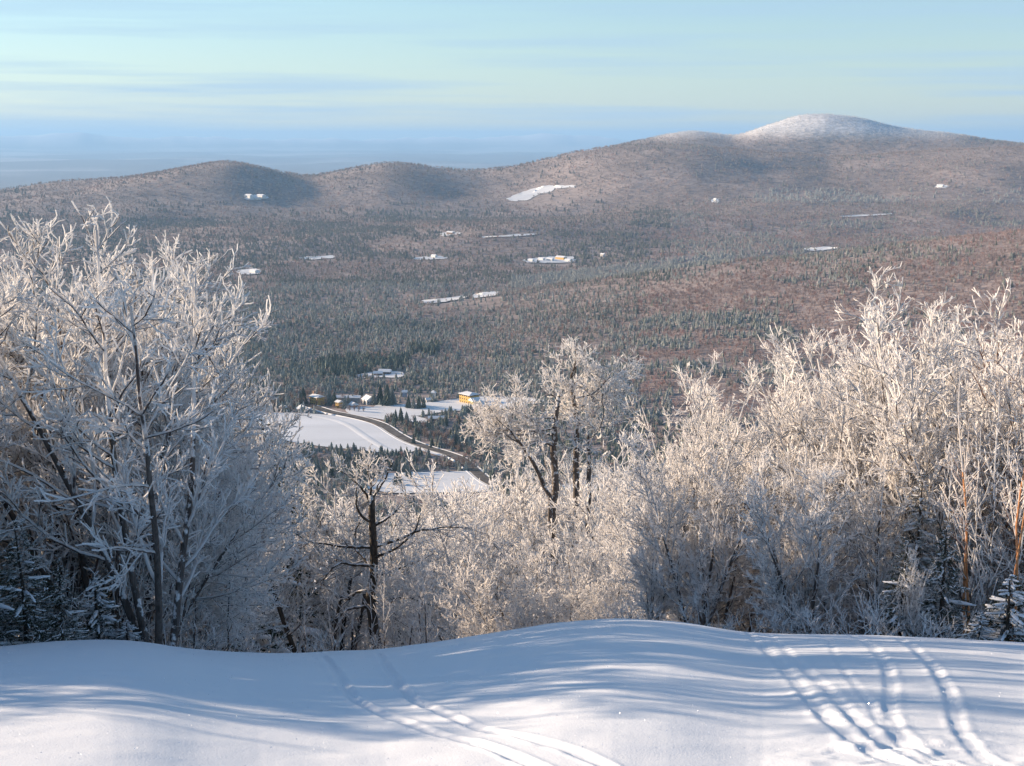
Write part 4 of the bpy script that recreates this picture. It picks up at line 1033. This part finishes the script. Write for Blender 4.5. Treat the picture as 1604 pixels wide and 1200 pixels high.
# which kind grows where
nA = fbm(x / 330, y / 520, 71, 4); nB = fbm(x / 90, y / 140, 75, 3); nC = fbm(px / 130, py / 16, 79, 3)
want = np.full(len(x), .10)
want = np.where(py < 380, .006 + .12 * (nC > .45), want)
want = np.where((py >= 330) & (py < 450) & (px < 1050), .22 + .5 * (nC > .10), want)
want = np.where((py >= 330) & (py < 450) & (px >= 1050), .12 + .5 * (nC > .22), want)
want = np.where((py >= 440) & (py < 660) & (px < 1050), .45 + .35 * (nA > -.1), want)
want = np.where((py >= 440) & (py < 620) & (px >= 1000), .06 + .55 * (nC > .2) * (px < 1250) + .35 * (nC > .3), want)
want = np.where(py >= 655, .68, want)
want = np.where((py > 280) & (py < 330) & (px > 1180), .12 + .5 * (nC > -.1) * ((py > 296) & (py < 318)), want)
plantation = (py > np.interp(px, [820, 1140], [437, 402]) - 4) & (py < np.interp(px, [820, 1140], [453, 413])) & (px > 800) & (px < 1150)
want = np.where(plantation, 1.0, want)
shade_grove = in_poly(px, py, [(495, 566), (560, 560), (645, 560), (640, 580), (600, 584), (545, 596), (500, 592)]) | in_poly(px, py, [(640, 545), (690, 540), (685, 556), (645, 558)])  # taller unrimed conifers, kept dark to stand for shadow patches in the forest
want = np.where(shade_grove, .97, want)
iscon = gv.random(len(x)) < want + .18 * nB
# colours of the trees, with forest shade put into the darkened patches
jit = gv.normal(0, 1, (len(x), 1))
frosted = np.clip(.45 + .35 * nC + .25 * (py > 430) * (py < 660), .05, .75) * gv.uniform(.3, 1.25, len(x))
frosted = np.where((py < 445) & (px < 1050) & ~plantation, frosted * .3, frosted); frosted = np.where(plantation, .75, frosted); frosted = np.where(shade_grove, .10, frosted)
frosted = np.where((py > 296) & (py < 318) & (px > 1180), .85, frosted)
summit = np.clip((z + 25) / 80, 0, 1) * (r > 7000)
summit = np.clip(summit * 1.6 + .35 * (nA) * (summit > 0), 0, 1)
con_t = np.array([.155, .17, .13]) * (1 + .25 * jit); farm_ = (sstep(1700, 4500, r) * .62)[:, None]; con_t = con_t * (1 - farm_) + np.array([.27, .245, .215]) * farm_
hard_t = np.array([.40, .335, .305]) * (1 + .16 * jit) * (1 + .14 * nA[:, None])
hard_t = hard_t * np.where((px > 1000) & (py > 340), 1, 0)[:, None] * np.array([1.0, .92, .92]) + hard_t * np.where((px > 1000) & (py > 340), 0, 1)[:, None]
red = (gv.random(len(x)) < .12)[:, None]
hard_t = np.where(red, hard_t * np.array([1.1, .85, .8]), hard_t)
hard_t = np.clip(hard_t, .02, .7); con_t = np.clip(con_t, .01, 1)
sm = summit[:, None]
hr = np.clip(.10 + .12 * nC + .1 * (py > 650), 0, .5)
rot = gv.uniform(0, 6.28, len(x))
h = gv.uniform(.38, .95, len(x)) * size * np.where(r > 2400, .78, .92) * np.where(plantation, 1.1, 1.0) * np.where(shade_grove, 1.35, 1.0)
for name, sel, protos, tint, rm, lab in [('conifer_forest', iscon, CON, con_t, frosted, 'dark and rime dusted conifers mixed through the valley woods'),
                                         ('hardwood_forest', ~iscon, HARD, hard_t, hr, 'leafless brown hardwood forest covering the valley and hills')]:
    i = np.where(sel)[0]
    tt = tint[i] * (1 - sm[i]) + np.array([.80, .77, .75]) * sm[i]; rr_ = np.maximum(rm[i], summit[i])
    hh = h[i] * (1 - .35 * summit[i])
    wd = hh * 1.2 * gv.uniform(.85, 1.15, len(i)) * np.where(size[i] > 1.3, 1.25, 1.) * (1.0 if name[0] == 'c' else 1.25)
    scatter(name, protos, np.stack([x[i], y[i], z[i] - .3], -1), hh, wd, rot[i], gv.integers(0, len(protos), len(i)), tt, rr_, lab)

# nearest valley trees, one by one
def tint_mat(name, c0, c1):
    m, nt, b, o = mat(name); b.inputs['Roughness'].default_value = .9
    sh = N(nt, 'ShaderNodeAttribute', attribute_name='frost'); oi = N(nt, 'ShaderNodeObjectInfo')
    mm = N(nt, 'ShaderNodeMath', operation='MULTIPLY'); nt.links.new(sh.outputs['Fac'], mm.inputs[0]); nt.links.new(oi.outputs['Random'], mm.inputs[1])
    m2 = N(nt, 'ShaderNodeMath', operation='MULTIPLY'); m2.inputs[1].default_value = .8; nt.links.new(mm.outputs[0], m2.inputs[0])
    mx = N(nt, 'ShaderNodeMix', data_type='RGBA'); mx.inputs['A'].default_value = (*c0, 1); mx.inputs['B'].default_value = (*c1, 1)
    nt.links.new(m2.outputs[0], mx.inputs['Factor']); nt.links.new(mx.outputs['Result'], b.inputs['Base Color'])
    return m
M_CON = tint_mat('valley_conifer', (.06, .08, .055), (.55, .55, .52)); M_HARD = tint_mat('valley_hardwood', (.26, .18, .145), (.45, .38, .34))
CONM = []
for k in range(5):
    v, f, q = conifer_mesh(300 + k, tiers=8, sides=9, R0=2.5 + .3 * (k % 3)); tr = tubes([(np.array([[[0, 0, -1.], [0, 0, 5.], [0, 0, 13.]]]), np.array([[.3, .22, .05]]), 5)])
    CONM.append((make_mesh('crown', v, [f], [M_CON], attrs={'frost': ('FLOAT', q.astype(np.float32))}), make_mesh('trunk', tr[0], tr[1], [M_BARK_DARK])))
HARDM = []
for k in range(4):
    v, f, q = hardwood_mesh(400 + k, n=44, w=.11); tr = tubes([(np.array([[[0, 0, -1.], [0, 0, 5.], [0, 0, 8.]]]), np.array([[.28, .2, .1]]), 5)])
    HARDM.append((make_mesh('crown', v, [f], [M_HARD], attrs={'frost': ('FLOAT', q.astype(np.float32))}), make_mesh('trunk', tr[0], tr[1], [M_BARK_DARK])))
def valley_tree(kind, px, py, h, label, group, wide=1.0):
    x, y, z = (float(a[0]) for a in hit(px, py, 700, 2600))
    ms = (CONM if kind == 'c' else HARDM)[int(gv.integers(0, 4))]; s = h / (14. if kind == 'c' else 11.)
    o = bpy.data.objects.new('conifer' if kind == 'c' else 'hardwood_tree', None); coll().link(o)
    o.location = (x, y, z - .2); o.scale = (s * wide, s * wide, s); o.rotation_euler = (0, 0, gv.uniform(0, 6.28))
    setp(o, label, 'tree', group)
    link('crown', ms[0], o); link('trunk', ms[1], o)
for i in range(110):
    px_ = gv.uniform(395, 650); valley_tree('c', px_, 716 + (px_ - 400) * .03 + abs(gv.normal(0, 22)), gv.uniform(7, 15), 'one of the pointed conifers along the lower edge of the large snow field', 'conifers below the large snow field')
for i in range(60):
    px_ = gv.uniform(640, 768); valley_tree('c', px_, 790 + abs(gv.normal(0, 14)), gv.uniform(6, 12), 'one of the pointed conifers along the lower edge of the small snow field', 'conifers below the small snow field')
for i in range(80):
    px_ = gv.uniform(640, 830); valley_tree('c', px_, gv.uniform(max(664, 640 + (px_ - 640) * .1), 735 if px_ > 740 else 700 + (px_ - 640) * .1), gv.uniform(8, 14), 'one of the grey green conifers in the wood right of the road', 'conifers right of the road')
for i in range(60):
    px_ = gv.uniform(630, 760); valley_tree('h', px_, 672 + (px_ - 630) * .38 + gv.normal(0, 5) - 2, gv.uniform(7, 11), 'one of the leafless brown trees lining the road', 'leafless trees along the road')
for i in range(40):
    px_ = gv.uniform(600, 745); valley_tree('h', px_, 738 - gv.uniform(0, 12) + (650 - px_) * .0, gv.uniform(6, 10), 'one of the leafless trees along the top of the small snow field', 'leafless trees above the small snow field')
for px_, py_, h_, lb in [(596, 634, 27, 'tall dark conifer left of a pair behind the white house'), (607, 636, 30, 'tallest dark conifer behind the white house'), (586, 634, 20, 'dark conifer close behind the white house'),
                         (615, 634, 22, 'dark conifer at the right end of the village group'), (516, 634, 22, 'dark conifer right of the yellow house with the chimney'), (524, 636, 20, 'second dark conifer right of the yellow house with the chimney'),
                         (476, 634, 24, 'dark conifer left of the yellow house with the chimney'), (471, 636, 19, 'smaller dark conifer left of the yellow house with the chimney'), (428, 634, 14, 'lone round conifer above the large snow field'),
                         (540, 640, 16, 'conifer beside the little yellow house'), (566, 622, 18, 'narrow frosted conifer left of the white house'),
                         (628, 664, 21, 'dark conifer on the right side of the road near the bend'), (620, 662, 17, 'smaller conifer on the right side of the road near the bend'), (637, 667, 18, 'third conifer on the right side of the road near the bend'),
                         (640, 640, 17, 'dense conifer left of the small white cupola'), (648, 641, 16, 'dense conifer second left of the small white cupola'), (656, 641, 18, 'dense conifer third left of the small white cupola'), (664, 640, 16, 'dense conifer next to the small white cupola')]:
    valley_tree('c', px_, py_, h_, lb, None, 1.15)
for px_, py_, lb in [(462, 640, 'leafless tree above the large snow field'), (440, 644, 'leafless reddish tree left above the large snow field'), (455, 646, 'low leafless tree at the field corner'), (490, 644, 'leafless tree below the chimney house'),
                     (555, 645, 'leafless reddish shrub tree beside the road start'), (562, 646, 'leafless tree left of the white house front'), (570, 646, 'leafless tree in front of the white house'), (548, 645, 'leafless tree right of the little yellow house'),
                     (612, 660, 'leafless tree at the road bend'), (607, 656, 'low leafless tree at the road bend'), (415, 636, 'leafless tree behind the tips of the near boughs')]:
    valley_tree('h', px_, py_, gv.uniform(7, 11), lb, None, 1.2)
for i in range(70):
    valley_tree('h', gv.uniform(395, 560), gv.uniform(612, 640), gv.uniform(8, 13), 'one of the leafless reddish trees around the village houses', 'leafless village trees')

# ------------------------------------------------------------------ houses of the valley
M_YEL = simple_mat('yellow_siding', (.62, .40, .12), (.55, .34, .10), .3); M_WHT = simple_mat('white_siding', (.75, .73, .68), (.68, .66, .62), .3); M_BRN = simple_mat('brown_siding', (.20, .13, .09), (.15, .10, .07), .3)
M_ROOFS = simple_mat('snowy_roof', (.80, .80, .80), (.72, .72, .73), .25); M_EAVE = simple_mat('dark_eave', (.05, .045, .04), None, .5); M_GLASS = simple_mat('dark_window', (.04, .05, .07), None, .5, .15); M_CHIM = simple_mat('brick_chimney', (.45, .27, .17), None, 1.5)
def boxm(name, x0, x1, y0, y1, z0, z1, m, parent):
    V = [(x0, y0, z0), (x1, y0, z0), (x1, y1, z0), (x0, y1, z0), (x0, y0, z1), (x1, y0, z1), (x1, y1, z1), (x0, y1, z1)]
    return link(name, make_mesh(name, V, [[(0, 3, 2, 1), (4, 5, 6, 7), (0, 1, 5, 4), (1, 2, 6, 5), (2, 3, 7, 6), (3, 0, 4, 7)]], [m]), parent)
def roofm(name, w, d, z, hgt, ov, m, parent, hip=0., along='x', th=.5):
    a, b = (w / 2 + ov, d / 2 + ov); hh = hip
    def ring(zz, k=0): return [(-a, -b, zz), (a, -b, zz), (a, b, zz), (-a, b, zz)]
    ra = a - hh
    V = ring(z) + ring(z + th) + [(-ra, 0, z + th + hgt), (ra, 0, z + th + hgt)]
    if along == 'y':
        rb = b - hh; V = ring(z) + ring(z + th) + [(0, -rb, z + th + hgt), (0, rb, z + th + hgt)]
        f3 = [(4, 5, 8), (6, 7, 9)]; f4 = [(5, 6, 9, 8), (7, 4, 8, 9)]
    else: f3 = [(5, 6, 9), (7, 4, 8)]; f4 = [(4, 5, 9, 8), (6, 7, 8, 9)]
    f4 += [(0, 3, 2, 1), (0, 1, 5, 4), (1, 2, 6, 5), (2, 3, 7, 6), (3, 0, 4, 7)]
    return link(name, make_mesh(name, V, [f4, f3], [m]), parent)
def gable(w, d, z, hgt, m, parent, along='x'):
    if along == 'x': V = [(-w / 2, -d / 2, z), (-w / 2, d / 2, z), (-w / 2, 0, z + hgt), (w / 2, -d / 2, z), (w / 2, d / 2, z), (w / 2, 0, z + hgt)]
    else: V = [(-w / 2, -d / 2, z), (w / 2, -d / 2, z), (0, -d / 2, z + hgt), (-w / 2, d / 2, z), (w / 2, d / 2, z), (0, d / 2, z + hgt)]
    return link('gable', make_mesh('gable', V, [[(0, 1, 2), (3, 5, 4)], [(0, 3, 4, 1), (1, 4, 5, 2), (2, 5, 3, 0)]], [m]), parent)
def house(px, py, w, d, h, rh, wall, label, rz=0., hip=0., along='x', wins=0, floors=1, chimney=None, eave=False, name='house', cat='house', rmax=2600, rmin=1000):
    x, y, z = (float(a[0]) for a in hit(px, py, rmin, rmax))
    o = bpy.data.objects.new(name, None); coll().link(o); o.location = (x, y, z); o.rotation_euler = (0, 0, rz)
    setp(o, label, cat)
    boxm('wall', -w / 2, w / 2, -d / 2, d / 2, -3, h, wall, o)
    if not hip: gable(w * .995, d * .995, h, rh, wall, o, along)
    if eave: boxm('eave', -w / 2 - .8, w / 2 + .8, -d / 2 - .8, d / 2 + .8, h - 1.0, h - .01, M_EAVE, o)
    roofm('roof', w, d, h, rh, .9, M_ROOFS, o, hip, along)
    if chimney: cx_, ch = chimney; boxm('chimney', cx_ - .9, cx_ + .9, -.8, .8, h - .5, h + rh + ch, M_CHIM, o)
    fh = h / floors
    for f in range(floors):
        for k in range(wins):
            wx = -w / 2 + w * (k + .5) / wins
            boxm('window', wx - .7, wx + .7, -d / 2 - .08, -d / 2 + .05, f * fh + fh * .35, f * fh + fh * .78, M_GLASS, o)
        for k in range(max(wins // 2, 1) if wins else 0):
            wy = -d / 2 + d * (k + .5) / max(wins // 2, 1)
            boxm('window', -w / 2 - .08, -w / 2 + .05, wy - .7, wy + .7, f * fh + fh * .35, f * fh + fh * .78, M_GLASS, o)
    if wins: boxm('door', -.6, .6, -d / 2 - .10, -d / 2 + .04, 0, 2.2, M_BRN, o)
    return o
R_ = math.radians
house(735, 631, 19, 14, 10.5, 2.0, M_YEL, 'big yellow hip roofed building with dark eaves at the right of the village', R_(-50), hip=5, wins=5, floors=3, eave=True, name='yellow_building', cat='building')
house(744, 633.5, 9, 10, 4.5, 3.2, simple_mat('pale_yellow_siding', (.66, .56, .30), None, .3), 'pale yellow gabled wing in front of the big yellow building', R_(-58), along='y', wins=2, name='gabled_wing', cat='building')
house(497, 634, 14, 11, 9.5, 2.2, M_YEL, 'yellow house with a tall chimney beside dark conifers', R_(-46), wins=4, floors=3, chimney=(-6.4, 3.5), name='yellow_house')
house(531.5, 638.5, 6, 6, 6.5, 1.8, M_YEL, 'little narrow yellow house above the start of the road', R_(-42), wins=2, floors=2, name='yellow_house')
house(578, 632, 11, 14, 4.5, 4.4, M_WHT, 'white gabled house with its shaded front facing the slope', R_(28), along='y', wins=3, name='white_house')
house(546, 629, 27, 8, 5.0, 2.0, simple_mat('grey_siding', (.35, .37, .40), None, .3), 'long low shed with a snowy roof in blue shade behind the village', R_(-4), wins=0, name='long_shed', cat='shed')
house(553.5, 638, 8, 7, 2.8, 3.0, simple_mat('pink_siding', (.52, .38, .33), None, .3), 'small pinkish cottage between the yellow and white houses', R_(30), along='y', wins=2, name='cottage', cat='cottage')
house(474, 644.5, 11, 9, 3.2, 3.4, M_WHT, 'small white roofed house at the top of the large snow field', R_(25), along='y', wins=2, name='white_house')
house(445, 643, 7, 6, 3.6, 2, M_YEL, 'tiny yellow hut at the left top of the large snow field', R_(-45), wins=1, name='yellow_hut', cat='hut')
house(679, 626, 4.2, 4.2, 8, 2.6, M_WHT, 'narrow white cupola tower left of the big yellow building', R_(-20), hip=2.2, name='white_cupola', cat='tower')
house(671, 630, 5, 5, 3, 2, M_WHT, 'tiny white cabin at the foot of the cupola tower', R_(10), name='cabin', cat='cabin')
house(684, 660, 17, 8, 3.4, 2.2, M_BRN, 'brown shed half hidden in the wood right of the road', R_(4), name='brown_shed', cat='shed')
house(634, 622, 5, 5, 6, 2, simple_mat('shade_blue_siding', (.30, .38, .50), None, .3), 'small bluish house in the shade right of the tall conifers', 0, name='bluish_house')  # blue of the shade put into the wall colour
house(603, 586, 15, 9, 3.4, 3, M_BRN, 'snow roofed farmhouse in the clearing above the village', R_(-8), wins=3, name='farmhouse')
house(592, 588, 11, 8, 3, 2.4, M_BRN, 'lower snow roofed barn left of the farmhouse in the clearing', R_(6), name='barn', cat='barn')
for px_, py_, w_, h_, m_, lb in [(879, 407, 30, 7, M_YEL, 'largest cream building of the distant hamlet'), (862, 409, 20, 6, M_WHT, 'white house left of the cream building in the distant hamlet'), (890, 410, 18, 5, M_WHT, 'white house at the right end of the distant hamlet'),
                                 (848, 408, 18, 5, M_WHT, 'white house in the middle of the distant hamlet'), (832, 410, 16, 5, M_WHT, 'white house at the left end of the distant hamlet'),
                                 (390, 310, 40, 10, M_WHT, 'left white building high on the distant hillside'), (409, 310, 44, 10, M_WHT, 'right white building high on the distant hillside'), (400, 311.5, 50, 5, M_WHT, 'low middle white building high on the distant hillside'),
                                 (1120, 316, 12, 9, M_WHT, 'tiny lone white house below the frosted mountain'), (398, 428, 22, 6, M_WHT, 'white house beside the left distant clearing'), (680, 404, 16, 6, M_WHT, 'distant white house in a small clearing'),
                                 (706, 367, 26, 6, M_BRN, 'distant brown house in the clearing under the hill'), (944, 402, 12, 6, M_WHT, 'distant white cottage right of the hamlet'), (1473, 293, 26, 7, M_WHT, 'faint white house high at the far right')]:
    house(px_, py_, w_, w_ * .45, h_, h_ * .5, m_, lb, R_(-45), name='distant_house', rmax=9000, rmin=2200)

# ------------------------------------------------------------------ the air
mh = bpy.data.materials.new('haze_air'); mh.use_nodes = True; nt = mh.node_tree; nt.nodes.clear()
oo = nt.nodes.new('ShaderNodeOutputMaterial'); pv = nt.nodes.new('ShaderNodeVolumePrincipled')
pv.inputs['Color'].default_value = (.34, .58, .86, 1); pv.inputs['Density'].default_value = 3.3e-5; pv.inputs['Anisotropy'].default_value = 0.1
nt.links.new(pv.outputs[0], oo.inputs['Volume'])
zb, zt, e_ = -1150., 380., 100000.
Vh = [(-e_, -e_, zb), (e_, -e_, zb), (e_, e_, zb), (-e_, e_, zb), (-e_, -e_, zt), (e_, -e_, zt), (e_, e_, zt), (-e_, e_, zt)]
hz = link('haze', make_mesh('haze', Vh, [[(0, 3, 2, 1), (4, 5, 6, 7), (0, 1, 5, 4), (1, 2, 6, 5), (2, 3, 7, 6), (3, 0, 4, 7)]], [mh]))
setp(hz, kind='stuff')
